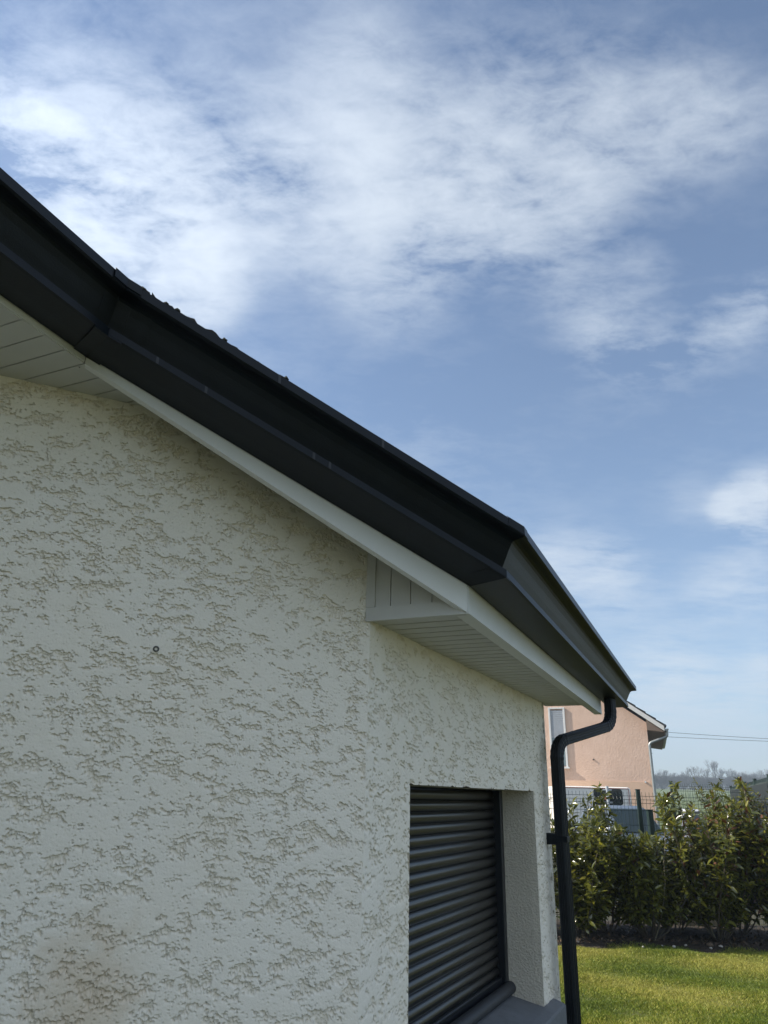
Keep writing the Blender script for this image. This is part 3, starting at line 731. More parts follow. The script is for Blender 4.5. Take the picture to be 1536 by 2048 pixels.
def shrub(name, loc, label, seed, stems=10, h=1.65, spread=.46, twigs=15, yellow=.05, copper=.0, leafdens=1.0, shoots=0, low=.24, nobj=220, thin=False, shoot_k=1.12):
    rs = random.Random(seed); root = empty(name, loc); tag(root, label, 'shrub', 'evergreen hedge shrubs along the fence')
    placed = []; stemb = MB(); twigb = MB(); nst = 0
    for i in range(stems + shoots):
        shoot = i >= stems
        az = rs.uniform(0, 2 * math.pi); hh = h * rs.uniform(.72, 1.05); spr = spread * rs.uniform(.35, 1.0)
        if shoot: hh = h * shoot_k * rs.uniform(.95, 1.07); spr *= .9
        pts = []; bow = rs.uniform(-.08, .08)
        for k in range(8):
            t = k / 7; r_ = .05 + spr * (t ** .62)
            pts.append(Vector((math.cos(az + bow * k) * r_ + rs.uniform(-.012, .012), math.sin(az + bow * k) * r_ * .8 + rs.uniform(-.012, .012), hh * t)))
        b = MB(); r0 = rs.uniform(.008, .013); b.tube(pts, [r0 * (1 - .72 * k / 7) for k in range(8)], 6, cap=True)
        st = b.build('stem', BARK if not shoot else BARK2, root)
        def along(t):
            x = t * 7; k = min(6, int(x)); return pts[k].lerp(pts[k + 1], x - k), (pts[k + 1] - pts[k]).normalized()
        for j in range(twigs if not shoot else 5):
            t = low + (1 - low) * (j + rs.uniform(0, 1)) / (twigs if not shoot else 5)
            if shoot: t = .72 + .28 * (j + 1) / 5
            t = min(t, .995); p, d = along(t); a2 = rs.uniform(0, 2 * math.pi)
            out = Vector((math.cos(a2), math.sin(a2), rs.uniform(.15, .9))) ; tl_ = rs.uniform(.16, .36) * (1 - .3 * t) * (.5 if shoot else 1)
            dd = (out.normalized() * .85 + d * .5).normalized(); e1 = p + dd * tl_ * .5; e2 = e1 + (dd + Vector((0, 0, .25))).normalized() * tl_ * .5
            twigb.tube([p, e1, e2], [.004, .003, .0018], 4, cap=False)
            nl = int(rs.uniform(7, 12) * leafdens)
            for q in range(nl):
                tt = .12 + .88 * (q + .5) / nl; lp = p.lerp(e1, tt * 2) if tt < .5 else e1.lerp(e2, tt * 2 - 1)
                la = q * 2.4 + rs.uniform(-.5, .5); sd = dd.cross(Vector((0, 0, 1))).normalized(); ud = sd.cross(dd)
                ld = (dd * rs.uniform(.35, .9) + (sd * math.cos(la) + ud * math.sin(la)) * .85 + Vector((0, 0, rs.uniform(-.35, .25)))).normalized()
                sz = rs.uniform(.075, .135) * (1.0 if not thin else .65) * (1 if not shoot else .9)
                u = rs.random(); topk = max(0, (lp.z / h - .55))
                mi = 2 if u < yellow + topk * .18 else (3 if u > 1 - copper * (1 if lp.z > h * .55 else .2) else (0 if rs.random() < .55 else 1))
                placed.append((lp, ld, sz, rs.uniform(-1.0, 1.0), rs.randrange(3), mi))
    # leaves nearest the viewer are single parts, the rest one mass
    placed.sort(key=lambda e: e[0].y - .15 * abs(e[2]) * 10 + rs.uniform(0, .12))
    for lp, ld, sz, roll, si, mi in placed[:nobj]:
        o = obj('leaf', leaf_meshes[(si, mi)], root); x, y, z = basis(ld, roll)
        mt = Matrix.Identity(4)
        for q in range(3): mt[q][0] = x[q] * sz; mt[q][1] = y[q] * sz; mt[q][2] = z[q] * sz; mt[q][3] = lp[q]
        o.matrix_local = mt
    vs, fs, mis = [], [], []; base = 0
    for lp, ld, sz, roll, si, mi in placed[nobj:]:
        v, f_ = LS[si]; x, y, z = basis(ld, roll)
        Mx = np.array([[x[0], x[1], x[2]], [y[0], y[1], y[2]], [z[0], z[1], z[2]]]) * sz
        vs.append(v @ Mx + np.array(lp)); fs.append(f_ + base); mis += [mi] * len(f_); base += len(v)
    fo_ = obj('foliage', fast_mesh('foliage', np.concatenate(vs), np.concatenate(fs), True, LEAF, mis), root); tag(fo_, kind='stuff')
    tag(twigb.build('twigs', BARK, root), kind='stuff')
    return root
HY = 10.75
shrub('hedge_shrub', (2.70, HY, .03), 'glossy leafy hedge shrub at the left end beside the downpipe', 3, 15, 1.50, .66, 24, .06, 0, 1.25, 2, .05, 280)
shrub('hedge_shrub', (1.75, HY + .15, .03), 'hedge shrub half hidden behind the downpipe, only its right edge showing', 8, 11, 1.5, .6, 16, .05, 0, 1.1, 0, .10, 120)
shrub('hedge_shrub', (3.66, HY, .03), 'hedge shrub with bare splayed stems in front of the parked car', 5, 15, 1.20, .66, 22, .06, .02, 1.25, 2, .14, 280, False, 1.42)
shrub('hedge_shrub', (4.55, HY - .05, .03), 'tall hedge shrub with upright shoots, second from the right edge', 21, 15, 1.58, .62, 24, .06, .10, 1.25, 3, .10, 280)
shrub('hedge_shrub', (5.40, HY - .15, .03), 'hedge shrub with yellow and copper leaves at the right edge', 17, 15, 1.66, .62, 23, .13, .14, 1.25, 5, .10, 280)
shrub('hedge_shrub', (3.20, HY + .38, .03), 'lower hedge shrub filling the gap left of the parked car', 51, 12, 1.25, .55, 18, .05, 0, .9, 0, .12, 120)
shrub('hedge_shrub', (4.12, HY + .38, .03), 'lower hedge shrub filling the gap below the stone pillar', 53, 12, 1.15, .55, 18, .05, 0, .9, 0, .12, 120)
shrub('hedge_shrub', (5.00, HY + .36, .03), 'lower hedge shrub in the back, between the two right shrubs', 57, 12, 1.4, .55, 18, .05, .05, .9, 0, .12, 120)
shrub('thin_shrub', (2.15, HY + .75, .0), 'sparse twiggy shrub before the white van, behind the hedge', 29, 9, 1.70, .6, 12, .12, .15, .7, 3, .3, 80, True)
shrub('thin_shrub', (6.75, 14.4, .0), 'fine-leaved grey-green bush behind the fence at the field edge', 33, 18, 1.95, .62, 24, .03, .05, 1.3, 0, .15, 60, True)

# fallen leaves and clods on the bed
LIT = [mat('fallen_leaf_brown', (.10, .06, .03), .8, .3, 20), mat('fallen_leaf_dark', (.035, .028, .015), .8, .3, 20), mat('soil_clod', (.05, .035, .024), .95, .3, 20)]
vs, fs, mis = [], [], []; base = 0
for i in range(1500):
    x = rng.uniform(1.2, 6.4); y = 10.28 + .10 * math.sin(x * 2.3) + abs(rng.normal(0, .55)); sz = rng.uniform(.02, .06); a_ = rng.uniform(0, 6.28)
    v, f_ = LS[i % 3]; c, s_ = math.cos(a_) * sz, math.sin(a_) * sz
    vs.append(np.stack([v[:, 0] * c - v[:, 1] * s_ * 1.6 + x, v[:, 0] * s_ + v[:, 1] * c * 1.6 + y, v[:, 2] * sz * rng.uniform(-1.5, 1) + .045 + .03 * min(1, max(0, (y - 9.8) * 2)) + v[:, 0] * sz * rng.uniform(0, .8)], 1))
    fs.append(f_ + base); base += len(v); mis += [i % 3] * len(f_)
lo_ = obj('leaf_litter', fast_mesh('leaf_litter', np.concatenate(vs), np.concatenate(fs), False, LIT, mis)); tag(lo_, 'brown leaf litter and clods strewn on the hedge bed', 'litter', kind='stuff')

# ================================================================== FENCES
GREEN = mat('dark_green_fence', (.010, .028, .022), .45, .15, 20, spec=.5)
def wire_panel(b, p, q, h, z0=.04, nv=None, rad=.0026, folds=(.25, .62, .98)):
    d = (q - p); ln_ = d.length; d.normalize(); out = Vector((d.y, -d.x, 0)); nv = nv or int(ln_ / .055)
    zl = [z0]
    for fz in folds: zl += [h * fz - .05, h * fz, h * fz + .05] if fz < .95 else [h * fz - .10, h * fz - .05, h * fz]
    zl = sorted(set(zl)); 
    for i in range(nv + 1):
        c = p + d * (ln_ * i / nv); pts = []
        for z in zl:
            o_ = .03 if any(abs(z - (h * fz if fz < .95 else h * fz - .05)) < 1e-6 for fz in folds) else 0
            pts.append(c + out * o_ + Vector((0, 0, z)))
        pts.append(c + Vector((0, 0, h + .02)))
        b.tube(pts, rad, 4, cap=False, smooth=False)
    for z in list(np.arange(.2, h - .1, .2)) + zl:
        o_ = .03 if any(abs(z - (h * fz if fz < .95 else h * fz - .05)) < 1e-6 for fz in folds) else 0
        b.tube([p + out * o_ + Vector((0, 0, z)), q + out * o_ + Vector((0, 0, z))], rad * 1.15, 4, cap=False, smooth=False)
def fence(name, pts, h, label, post=.06, caps=True, panel=True, rad=.0026, heights=None):
    root = empty(name, pts[0]); tag(root, label, 'fence', 'green wire fences around the neighbouring plots')
    for i, p in enumerate(pts):
        b = MB(); p = Vector(p); hp = heights[i] if heights else h + .05
        b.box(p + Vector((0, 0, hp / 2)), (post, post * .8, hp), None, .006); b.box(p + Vector((0, 0, hp + .006)), (post + .008, post * .8 + .008, .012), None, .003)
        child(b.build('post', GREEN), root)
    if panel:
        for p, q in zip(pts[:-1], pts[1:]):
            b = MB(); wire_panel(b, Vector(p), Vector(q), h, rad=rad); child(b.build('wire_panel', GREEN), root)
    return root
FY = 11.55
pX = at_y(1275, 1577, FY).x
fence('wire_fence', [(pX - 2.5, FY, 0), (pX, FY, 0), (pX + 2.5, FY, 0), (pX + 5.0, FY, 0)], 1.84, 'green wire mesh fence standing right behind the hedge')
p2 = at_y(1341, 1559, 17.0)
fence('wire_fence', [(p2.x, 17.0, 0), (p2.x + 2.5, 17.4, 0), (p2.x + 5, 17.8, 0)], 2.10, 'farther green wire fence in front of the meadow', .06, rad=.003)
r3a = Vector((11.0, 23.6, 0)); r3b = Vector((6.9, 13.3, 0))
pts3 = [tuple(r3a.lerp(r3b, t)) for t in (0, .25, .5, .75, 1.0)]
f3 = fence('screened_fence', pts3, 2.16, 'dark screened fence running off at the far right edge', .06)
NET = mat('dark_privacy_net', (.012, .020, .022), .8, .2, 10)
b = MB()
for p, q in zip(pts3[:-1], pts3[1:]):
    p, q = Vector(p), Vector(q); d = (q - p).normalized(); out = Vector((-d.y, d.x, 0)) * -.05
    b.prism([p + out + Vector((0, 0, .05)), q + out + Vector((0, 0, .05)), q + out + Vector((0, 0, 2.08)), p + out + Vector((0, 0, 2.08))], out.normalized() * -.004)
child(b.build('privacy_net', NET), f3)
# short gate post beside the fence post
pg = at_y(1299, 1621, 12.4)
b = MB(); b.box((0, 0, pg.z / 2), (.085, .085, pg.z), None, .008); b.box((0, 0, pg.z + .008), (.095, .095, .016), None, .004)
o = b.build('gate_post', GREEN); o.location = (pg.x, 12.4, 0); tag(o, 'short thick dark green post right of the tall fence post', 'post')
# beige boards seen between the stems
BEIGE = mat('beige_board', (.30, .245, .15), .8, .15, 8, .002, 60)
lw = empty('board_screen', (at_y(1400, 1880, 12.0).x, 12.0, 0)); tag(lw, 'low beige board screen glimpsed between the hedge stems', 'screen')
for i in range(8):
    b = MB(); hh = 1.0 + random.uniform(-.01, .01); b.box((-.40 + i * .115, 0, hh / 2), (.108, .03, hh), None, .004); b.build('board', BEIGE, lw)
for zz in (.2, .8):
    b = MB(); b.box((0, .03, zz), (.95, .03, .08), None, .003); b.build('rail', BEIGE, lw)

# ================================================================== PINK HOUSE
PINK = mat('pink_render', (.57, .395, .30), .95, .10, 2.2, .010, 14, col2=(.65, .465, .365))
PBAND = mat('peach_band_render', (.61, .42, .30), .95, .05, 3)
PD = 28.0
pc = at_y(1291, 1433, PD); pc.z = 0
ph = empty('pink_house', pc, R(-20)); tag(ph, 'salmon pink two-storey house with dark tiled roof beyond the hedge', 'house')
# local frame: x right along the gable, y away, corner at origin
def loc_of(px, py, y=0.0):
    d = ray(px, py); c, s_ = math.cos(R(-20)), math.sin(R(-20)); ex = Vector((c, s_, 0)); ey = Vector((-s_, c, 0))
    k = (pc.dot(ey) + y) / (d.x * ey.x + d.y * ey.y); p = d * k + Vector((0, 0, EYE)); q = p - pc
    return Vector((q.dot(ex), q.dot(ey), p.z))
ez = loc_of(1291, 1433).z; tip = loc_of(1330, 1456, -.35)
occ = loc_of(1255, 1408, -.35); slope = (occ.z - tip.z) / (tip.x - occ.x)
GW, GD = 9.0, 10.0
def rz_(x): return tip.z + slope * (tip.x - x) if x > -GW / 2 else tip.z + slope * (tip.x + GW / 2) - slope * (-GW / 2 - x)
b = MB(); wz = lambda x: rz_(x) - .22
b.prism([(-GW, 0, 0), (0, 0, 0), (0, 0, wz(0)), (-GW / 2, 0, wz(-GW / 2)), (-GW, 0, wz(-GW))], (0, GD, 0)); wall_p = b.build('wall', PINK, ph)
zb = loc_of(1250, 1563).z
b = MB(); b.box((-GW / 2, -.012, zb / 2), (GW + .02, .02, zb)); b.build('lower_band', PBAND, ph)
proof = empty('roof', (0, 0, tip.z)); proof.parent = ph
b = MB()
for s_ in (1, -1):
    x0 = tip.x if s_ > 0 else -GW - tip.x; x1 = -GW / 2
    b.prism([(x0, -.35, rz_(tip.x) - tip.z), (x1, -.35, rz_(x1) - tip.z), (x1, -.35, rz_(x1) - tip.z + .10), (x0, -.35, rz_(tip.x) - tip.z + .10)], (0, GD + .7, 0))
b.build('roof_deck', TILE, proof)
b = MB(); sl2 = math.hypot(1, slope); dn = Vector((1, 0, -slope)) / sl2; nn_ = Vector((slope, 0, 1)) / sl2
b.strip([[dn * x + nn_ * z + Vector((0, y, 0)) for x, z in ((0, .02), (.42, .055), (.42, .02), (0, .0))] for y in (0, .33)], closed=True)
t0_ = b.build('tile', TILE); tme = t0_.data; bpy.data.objects.remove(t0_)
for row in range(14):
    xx = tip.x + .03 - (row + 1) * .34
    for cy in range(3 if row < 9 else 1):
        o = obj('tile', tme, proof); o.location = (xx, -.37 + cy * .335, rz_(xx) - tip.z + .085 + random.uniform(-.006, .006)); 
BARGE = mat('pale_bargeboard', (.62, .60, .57), .6, .06, 6)
for s_ in (1, -1):
    b = MB(); x0 = tip.x - .03 if s_ > 0 else -GW - tip.x + .03
    zt = rz_(tip.x - .03) - tip.z
    b.prism([(x0, -.385, zt - .13), (-GW / 2, -.385, rz_(-GW / 2) - tip.z - .13), (-GW / 2, -.385, rz_(-GW / 2) - tip.z + .05), (x0, -.385, zt + .05)], (0, .03, 0)); b.build('bargeboard', BARGE, proof)
b = MB(); BR = mat('brown_soffit', (.16, .11, .08), .7, .15, 6)
b.prism([(tip.x - .02, -.3, rz_(tip.x) - .14 - tip.z), (.0, -.3, rz_(0) - .14 - tip.z), (.0, -.3, wz(0) - .30 - tip.z), (.04, -.3, wz(0) - .30 - tip.z)], (0, GD + .6, 0)); b.build('eave_soffit', BR, proof)
ZINC = mat('zinc_sheet', (.30, .32, .32), .45, .12, 8, metallic=.7)
pgut = empty('gutter', (tip.x + .05, 0, tip.z - .02)); pgut.parent = ph
b = MB(); arc = [(math.cos(a) * .075, math.sin(a) * .075) for a in np.linspace(math.pi, 2 * math.pi, 9)]
b.strip([[Vector((x, y, z)) for x, z in arc] for y in (-.35, GD + .3)], smooth=True); b.add([Vector((x, -.35, z)) for x, z in arc], [tuple(range(9))]); b.build('gutter_channel', ZINC, pgut)
dpp, _ = fillet([Vector((.0, -.10, -.06)), Vector((.0, -.10, -.26)), Vector((-tip.x - .02, -.10, -.50)), Vector((-tip.x - .02, -.10, -tip.z + .04))], [.1, .12], 6)
b = MB(); b.tube(dpp, .055, 10); b.build('downpipe', ZINC, pgut)
for zz in (2.0, 3.4):
    b = MB(); b.box((-tip.x - .02, -.06, zz - tip.z), (.13, .10, .035), None, .004); b.build('pipe_clamp', ZINC, pgut)
# window with white frame, half lowered grey shutter
wl, wr = loc_of(1106, 1500).x, loc_of(1131, 1500).x; wb = loc_of(1131, 1533).z; wt = wb + 2.15; wl = wr - .50
pwin = empty('window', ((wl + wr) / 2, -.02, wb)); pwin.parent = ph; ww = wr - wl
FRAME = mat('white_window_frame', (.62, .62, .61), .5, .03)
b = MB()
for dx in (-ww / 2 - .035, ww / 2 + .035): b.box((dx, -.02, (wt - wb) / 2), (.07, .06, wt - wb + .12), None, .006)
b.box((0, -.02, wt - wb + .03), (ww + .002, .06, .06), None, .006); b.build('frame', FRAME, pwin)
b = MB(); b.box((0, -.05, -.05), (ww + .24, .14, .06), None, .008); b.build('sill', FRAME, pwin)
b = MB(); b.box((0, .0, .55), (ww, .02, 1.06)); b.build('pane', mat('window_glass', (.14, .18, .20), .08, .1, 2, spec=.8), pwin)
for k in range(13):
    b = MB(); b.box((0, -.012, 1.10 + k * .08), (ww, .02, .077), None, .004); b.build('shutter_slat', mat('grey_shutter', (.30, .32, .35), .5, .06), pwin)
# small wall fittings
p = loc_of(1134, 1454); p = loc_of(1187, 1519)
b = MB(); b.tube([Vector((p.x, -.002, p.z)), Vector((p.x, -.05, p.z))], .03, 10); b.build('vent_cap', mat('dark_vent', (.06, .05, .045), .7), ph)
p = loc_of(1291, 1564)
b = MB(); b.tube([Vector((p.x, -.02, p.z)), Vector((p.x, -.07, p.z))], .035, 10); b.build('wall_lamp', FRAME, ph)

# ================================================================== WHITE VAN (rear view)
VD = 24.5
vl, vr = at_y(1118, 1575, VD), at_y(1261, 1575, VD); vx = (vl.x + vr.x) / 2; vw = vr.x - vl.x; vh = at_y(1190, 1573, VD).z
van = empty('van', (vx, VD, 0)); tag(van, 'white van with dark rounded rear window parked before the pink house', 'van')
VWH = mat('white_van_paint', (.84, .80, .74), .35, .05, 3, coat=.3); DARK = mat('dark_tinted_glass', (.012, .014, .016), .10, .1, 3, spec=.7); RUB = mat('tyre_rubber', (.025, .025, .025), .85, .1)
def rrect(x0, x1, z0, z1, r_, y, seg=5):
    pts = []
    for cx, cz, a0 in ((x1 - r_, z1 - r_, 0), (x0 + r_, z1 - r_, 90), (x0 + r_, z0 + r_, 180), (x1 - r_, z0 + r_, 270)):
        for k in range(seg + 1):
            a = R(a0 + 90 * k / seg); pts.append(Vector((cx + r_ * math.cos(a), y, cz + r_ * math.sin(a))))
    return pts
b = MB(); rwv = []
for y, ins_, zt in ((0, .05, -.03), (.04, 0, 0), (2.9, 0, 0), (3.5, .06, -.12), (4.2, .10, -.85), (4.9, .12, -1.0), (5.0, .2, -1.1)):
    rwv.append(rrect(-vw / 2 + ins_, vw / 2 - ins_, .32, vh + zt, .10, y))
b.strip(rwv, closed=True, smooth=False); b.add(rwv[0], [tuple(range(len(rwv[0])))]); b.add(rwv[-1], [tuple(range(len(rwv[-1])))]); b.build('body', VWH, van)
wtl, wbr = at_y(1186, 1576, VD), at_y(1247, 1611, VD)
x0, x1 = wtl.x - vx, wbr.x - vx
b = MB(); b.prism(rrect(x0, x1, wbr.z, wtl.z - .01, .10, -.012), (0, .02, 0)); vwin = b.build('rear_window', DARK, van)
CH = mat('pale_grey_metal', (.50, .52, .54), .4, .08, 8, metallic=.3)
bx_ = at_y(1214, 1590, VD).x - vx
b = MB(); b.tube([Vector((bx_, -.06, vh - 1.0)), Vector((bx_, -.06, vh + .02))], .05, 10); lb = b.build('ladder_bar', CH, van)
for zz in (at_y(1214, 1580, VD).z, at_y(1214, 1605, VD).z):
    b = MB(); b.box((bx_, -.05, zz), (.30, .05, .045), None, .01); b.build('bracket', CH, lb)
REDT = mat('faded_red_trim', (.36, .14, .10), .6, .1)
b = MB(); b.box((0, -.012, vh - .045), (vw - .16, .02, .022), None, .004); b.box((vw / 2 - .075, -.012, vh / 2 + .25), (.02, .02, vh - .62), None, .004); b.build('red_trim', REDT, van)
for sx in (-1, 1):
    for y in (.75, 3.9):
        b = MB(); b.tube([Vector((sx * (vw / 2 - .02), y, .33)), Vector((sx * (vw / 2 - .22), y, .33))], .33, 20); wh = b.build('wheel', RUB, van)
        b = MB(); b.tube([Vector((sx * (vw / 2 - .015), y, .33)), Vector((sx * (vw / 2 - .08), y, .33))], .19, 14); b.build('rim', CH, wh)
    b = MB(); b.box((sx * (vw / 2 - .09), -.01, .95), (.10, .03, .40), None, .01); b.build('tail_light', mat('red_lens', (.25, .01, .01), .2), van)
b = MB(); b.box((0, -.05, .40), (vw - .1, .12, .16), None, .03); b.build('bumper', RUB, van)

# ================================================================== PARKED CAR (front view)
CD = 18.5
cl, crr = at_y(1268, 1620, CD), at_y(1374, 1620, CD); cx_ = (cl.x + crr.x) / 2; cw = crr.x - cl.x + .18; chh = at_y(1330, 1617, CD).z
car = empty('parked_car', (cx_, CD, 0), R(8)); tag(car, 'silver-blue car parked behind the fence, nose to the hedge', 'car')
CP = mat('silver_blue_paint', (.20, .24, .29), .28, .06, 4, metallic=.5, coat=.5)
hw = cw / 2
prof_c = [(-.0, .30, .80, .66), (.05, .30, .86, .72), (.5, .26, .95, .86), (1.0, .26, 1.0, .95), (1.15, .26, 1.0, .97), (1.2, .26, 1.0, .98), (4.0, .26, 1.0, 1.0), (4.2, .32, .92, .9)]
b = MB(); rws_ = []
for y, zlo, wv, zt in prof_c:
    zt *= .98; rws_.append(rrect(-hw * wv, hw * wv, zlo, zt, .11, y))
b.strip(rws_, closed=True, smooth=True); b.add(rws_[0], [tuple(range(len(rws_[0])))]); b.add(rws_[-1], [tuple(range(len(rws_[-1])))]); b.build('body', CP, car)
def cab(y, z, wv): return [Vector((-hw * wv, y, z)), Vector((hw * wv, y, z))]
b = MB(); zt = chh
pts = [(1.05, .92, .88), (1.75, zt - .06, .74), (1.95, zt, .72), (3.2, zt - .02, .70), (3.9, .95, .82)]
b.strip([[Vector((-hw * wv, y, z)), Vector((-hw * wv * .8, y, z + (.03 if i in (1, 2, 3) else 0))), Vector((hw * wv * .8, y, z + (.03 if i in (1, 2, 3) else 0))), Vector((hw * wv, y, z))] for i, (y, z, wv) in enumerate(pts)])
for sx in (-1, 1): b.add([Vector((sx * hw * wv, y, z)) for y, z, wv in pts], [(0, 1, 2, 3, 4)])
b.build('cabin', CP, car)
def shift(a_, b_, t, y_off):
    y = a_[0] + (b_[0] - a_[0]) * t; z = a_[1] + (b_[1] - a_[1]) * t; wv = a_[2] + (b_[2] - a_[2]) * t; return y, z, wv
q0, q1 = shift(pts[0], pts[1], .10, 0), shift(pts[0], pts[1], .93, 0)
b = MB(); b.prism([Vector((-hw * (q0[2] - .07), q0[0] - .02, q0[1] + .015)), Vector((hw * (q0[2] - .07), q0[0] - .02, q0[1] + .015)), Vector((hw * (q1[2] - .06), q1[0] - .02, q1[1] + .045)), Vector((-hw * (q1[2] - .06), q1[0] - .02, q1[1] + .045))], (0, -.006, .006)); b.build('windscreen', mat('windscreen_glass', (.015, .028, .034), .10, .2, 2, spec=.4), car)
for sx in (-1, 1):
    b = MB(); b.box((sx * hw * 1.02, 1.25, 1.02), (.20, .10, .15), None, .03); b.build('mirror', mat('pale_mirror_shell', (.7, .72, .74), .3, .03), car)
    b = MB(); b.box((sx * hw * .66, .02, .62), (.34, .10, .15), None, .03); b.build('headlight', mat('headlight_glass', (.55, .58, .6), .12, .05, spec=.8), car)
    b = MB(); b.prism([Vector((sx * hw * .865, 1.45, .97)), Vector((sx * hw * .76, 1.95, zt - .08)), Vector((sx * hw * .735, 3.15, zt - .09)), Vector((sx * hw * .83, 3.6, .98))], (sx * .03, 0, 0)); b.build('side_window', DARK, car)
    for y in (.85, 3.35):
        b = MB(); b.tube([Vector((sx * (hw - .01), y, .31)), Vector((sx * (hw - .20), y, .31))], .31, 18); wh = b.build('wheel', RUB, car)
        b = MB(); b.tube([Vector((sx * (hw + .0), y, .31)), Vector((sx * (hw - .06), y, .31))], .19, 12); b.build('rim', CH, wh)
b = MB(); b.box((0, -.02, .55), (hw * 1.0, .06, .14), None, .02); b.build('grille', RUB, car)
b = MB(); b.box((0, -.03, .40), (hw * 1.6, .12, .14), None, .04); b.build('bumper', CP, car)

# ------------------------------------------------------------------ capped stone pillar beside the car
SD = 16.5
s_l, s_r = at_y(1363, 1618, SD), at_y(1394, 1618, SD); sh_ = s_l.z; sw = s_r.x - s_l.x
pil = empty('stone_pillar', ((s_l.x + s_r.x) / 2, SD, 0)); tag(pil, 'stubby blue-grey stone pillar with pale cap, right of the car', 'pillar')
SGR = mat('blue_grey_stone', (.17, .18, .215), .85, .3, 9, .006, 40)
zz = 0; k = 0
while zz < sh_ - .12:
    hb = min(.17, sh_ - .10 - zz); b = MB(); j = random.uniform(-.008, .008)
    b.box((j, 0, zz + hb / 2), (sw * .93, sw * .9, hb - .008), None, .018); b.build('stone_block', SGR, pil); zz += hb; k += 1
b = MB(); b.box((0, 0, sh_ - .045), (sw + .02, sw, .09), None, .035); b.build('cap', mat('pale_capstone', (.60, .61, .66), .7, .1, 10), pil)
wng = empty('garden_wall', ((s_r.x + .25), SD + .1, 0)); tag(wng, 'low grey stone garden wall stepping down right of the pillar', 'wall')
for i, (dx, hh) in enumerate(((-.14, sh_ - .20), (.12, sh_ - .42), (.40, sh_ - .50), (.68, sh_ - .52))):
    b = MB(); b.box((dx, 0, hh / 2), (.255, .24, hh), None, .03); b.build('stone_block', SGR, wng)

# ================================================================== OVERHEAD LINE
WOODP = mat('grey_pole_wood', (.16, .13, .10), .9, .25, 8)
ends = []
for nm, (x, y), lab in (('utility_pole', (12.0, 62.0), 'wooden line pole hidden behind the pink house'), ('utility_pole', (58.0, 60.0), 'wooden line pole to the right of the field')):
    root = empty(nm, (x, y, ground_z(x, y))); tag(root, lab, 'pole')
    b = MB(); b.tube([(0, 0, -.3), (0, 0, 4), (0, 0, 8.0)], .12, 10, r2=.08); b.build('pole', WOODP, root)
    b = MB(); b.box((0, 0, 6.1), (.10, .5, .10), None, .01); b.build('crossarm', WOODP, root); ends.append(Vector((x, y, ground_z(x, y))))
CAB = mat('black_cable', (.02, .02, .022), .6)
yc = 61.0
for (l, r_, lab) in (((1340, 1465), (1536, 1478.5), 'upper overhead cable crossing the sky right of the pink house'), ((1340, 1474), (1536, 1483.5), 'lower overhead cable crossing the sky right of the pink house')):
    A_, B_ = at_y(*l, yc), at_y(*r_, yc); b = MB(); pts = []
    for t in np.linspace(-1.0, 3.6, 40):
        p = A_.lerp(B_, t); x = 12.0 + (58.0 - 12.0) * (t + 1) / 4.6; pts.append(Vector((x, yc, A_.z + (B_.z - A_.z) * (x - A_.x) / (B_.x - A_.x) + .0011 * (x - 26) ** 2)))
    b.tube(pts, .016, 5, cap=False); o = b.build('overhead_cable', CAB); tag(o, lab, 'cable')

# ================================================================== FAR TREES
FARB = mat('bare_winter_wood', (.050, .044, .038), .95, .25, 2)
def bare_tree(seed, h, dens=1.0, spread=1.0):
    rs = random.Random(seed); tr = MB(); cr_ = MB()
    def grow_(p, d, ln_, rad, lev, mb):
        q = p + d * ln_; mid = p.lerp(q, .5) + Vector((rs.uniform(-1, 1), rs.uniform(-1, 1), 0)) * ln_ * .05
        mb.tube([p, mid, q], [rad, rad * .85, rad * .68], 4 if lev < 2 else 3, cap=False, smooth=False)
        if lev >= 5: return
        nb = 3 if lev < 3 else (4 if rs.random() < .6 * dens else 3)
        for i in range(nb):
            a = rs.uniform(0, 2 * math.pi); tilt = rs.uniform(.25, .75) * spread * (.6 if i == 0 else 1)
            u = d.cross(Vector((0, 0, 1)) if abs(d.z) < .95 else Vector((1, 0, 0))).normalized(); v = d.cross(u)
            nd = (d * math.cos(tilt) + (u * math.cos(a) + v * math.sin(a)) * math.sin(tilt) + Vector((0, 0, .10))).normalized()
            grow_(q if i < 2 else p.lerp(q, rs.uniform(.55, .95)), nd, ln_ * rs.uniform(.62, .86), rad * .62, lev + 1, cr_)
    grow_(Vector((0, 0, -.3)), Vector((0, 0, 1)), h * .26, h * .017, 0, tr)
    a = tr.build('trunk', FARB); c = cr_.build('crown', FARB); r_ = (a.data, c.data)
    bpy.data.objects.remove(a); bpy.data.objects.remove(c); return r_
protos = [bare_tree(100 + i, 10.0, 1.0, sp_) for i, sp_ in enumerate((.75, .95, 1.1, .85))]
TREES = [(1424, 1512, 270, 'tallest bare tree on the far wood edge'), (1450, 1526, 272, 'bare tree just right of the tallest one on the skyline'), (1390, 1526, 275, 'bare tree left of the tallest one on the skyline'), (1374, 1531, 280, 'rounded bare tree halfway between the pink house and the tallest tree'),
         (1328, 1533, 265, 'dark rounded bare tree nearest the pink house'), (1345, 1534, 285, 'faint bare tree right of the one beside the pink house'), (1408, 1531, 290, 'narrow bare tree behind the left flank of the tallest tree'), (1466, 1533, 280, 'bare tree two to the right of the tallest'),
         (1484, 1537, 300, 'low faint bare tree above the screened fence'), (1502, 1535, 310, 'slim pale bare tree above the screened fence corner'), (1520, 1533, 310, 'faint bare tree close to the right picture edge'), (1534, 1535, 300, 'bare tree cut by the right picture edge'), (1438, 1530, 300, 'faint bare tree between the two tallest'), (1360, 1538, 300, 'smallest faint bare tree left of the rounded one')]
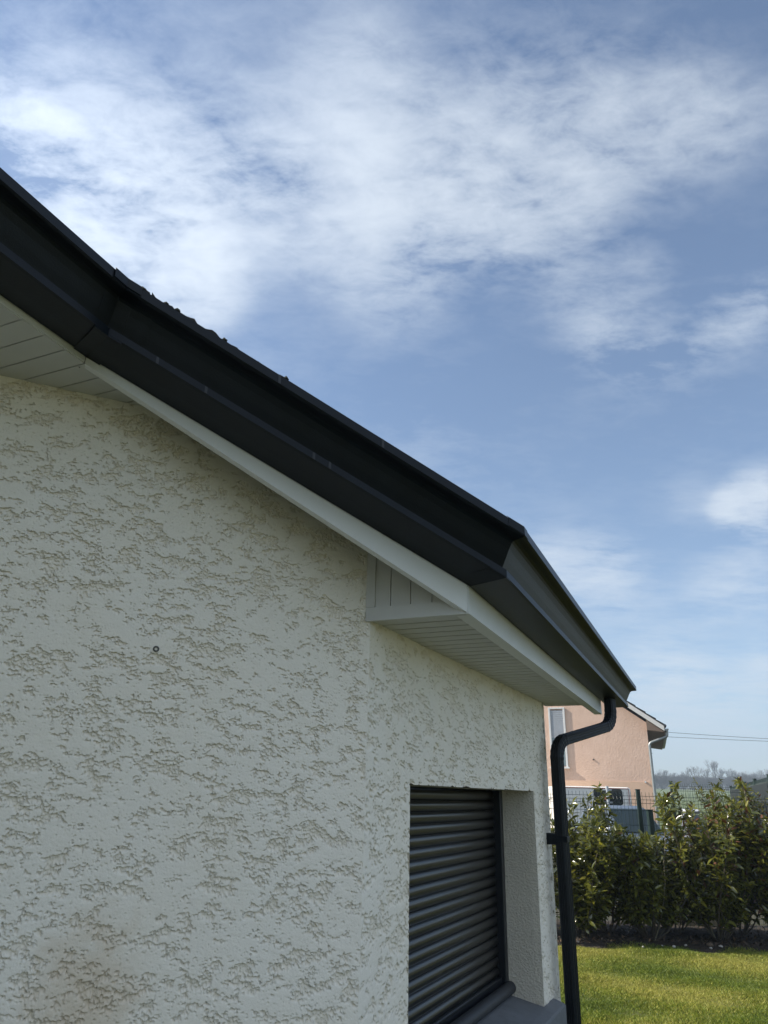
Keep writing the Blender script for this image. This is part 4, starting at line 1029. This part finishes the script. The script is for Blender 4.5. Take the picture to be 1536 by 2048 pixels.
for i, (px, py, d, lab) in enumerate(TREES):
    tp = at_y(px, py, d); gz = ground_z(tp.x, d); hh = tp.z - gz
    root = empty('bare_tree', (tp.x, d, gz), random.uniform(0, 6)); root.scale = (hh / 9.6 * 1.0,) * 3
    tag(root, lab, 'tree', 'bare trees on the far wood edge')
    pr_ = protos[i % 4]; obj('trunk', pr_[0], root); obj('crown', pr_[1], root)
# tangled undergrowth of the wood edge, one mass
vs, fs = [], []; base = 0
src = []
for pr_ in protos[1:3]:
    me = pr_[1]; v = np.empty(len(me.vertices) * 3, np.float32); me.vertices.foreach_get('co', v); v = v.reshape(-1, 3)
    f_ = np.array([list(p.vertices) for p in me.polygons if len(p.vertices) == 4]); src.append((v, f_))
for i in range(240):
    d = rng.uniform(245, 330); a = R(rng.uniform(17.5, 33)); x, y = d * math.sin(a), d * math.cos(a); v, f_ = src[i % 2]; k = rng.uniform(.5, .85); an = rng.uniform(0, 6)
    c, s_ = math.cos(an), math.sin(an); w_ = v.copy(); w_[:, 2] = w_[:, 2] - 2.2
    vv = np.stack([(w_[:, 0] * c - w_[:, 1] * s_) * k * 1.7 + x, (w_[:, 0] * s_ + w_[:, 1] * c) * k * 1.7 + y, w_[:, 2] * k + ground_z(x, y)], 1)
    vs.append(vv); fs.append(f_ + base); base += len(v)
to = obj('thicket', fast_mesh('thicket', np.concatenate(vs), np.concatenate(fs), False), None, FARB); tag(to, 'dense grey thicket at the foot of the far trees', 'thicket', kind='stuff')
# wooded rise behind
HILL = mat('far_woodland', (.05, .052, .045), .95, .3, .05, .5, .2)
b = MB(); rw = []
for j, (y, k) in enumerate(((360, 0), (430, .55), (520, .9), (640, 1.0), (800, .6))):
    rw.append([Vector((x, y, ground_z(x, y) - 1 + k * (10 + 2.2 * math.sin(x * .021) + 1.2 * math.sin(x * .06 + 1) + rng.uniform(-.6, .6)))) for x in np.linspace(-200, 620, 120)])
b.strip(rw, smooth=True); ho = b.build('hill', HILL); tag(ho, kind='structure')

# ================================================================== HAZE
b = MB(); b.box((100, 430, 39), (1180, 1120, 80)); hz = b.build('haze', mat('haze_dummy', (1, 1, 1)))
hm = bpy.data.materials.new('haze_air'); hm.use_nodes = True; hm.node_tree.nodes.clear()
pv = hm.node_tree.nodes.new('ShaderNodeVolumePrincipled'); om = hm.node_tree.nodes.new('ShaderNodeOutputMaterial')
pv.inputs['Color'].default_value = (.72, .86, 1.0, 1); pv.inputs['Density'].default_value = .0014; pv.inputs['Anisotropy'].default_value = .1
hm.node_tree.links.new(pv.outputs[0], om.inputs['Volume']); hz.data.materials.clear(); hz.data.materials.append(hm)
tag(hz, 'thin pale blue air haze over the far field and wood', 'haze', kind='stuff')
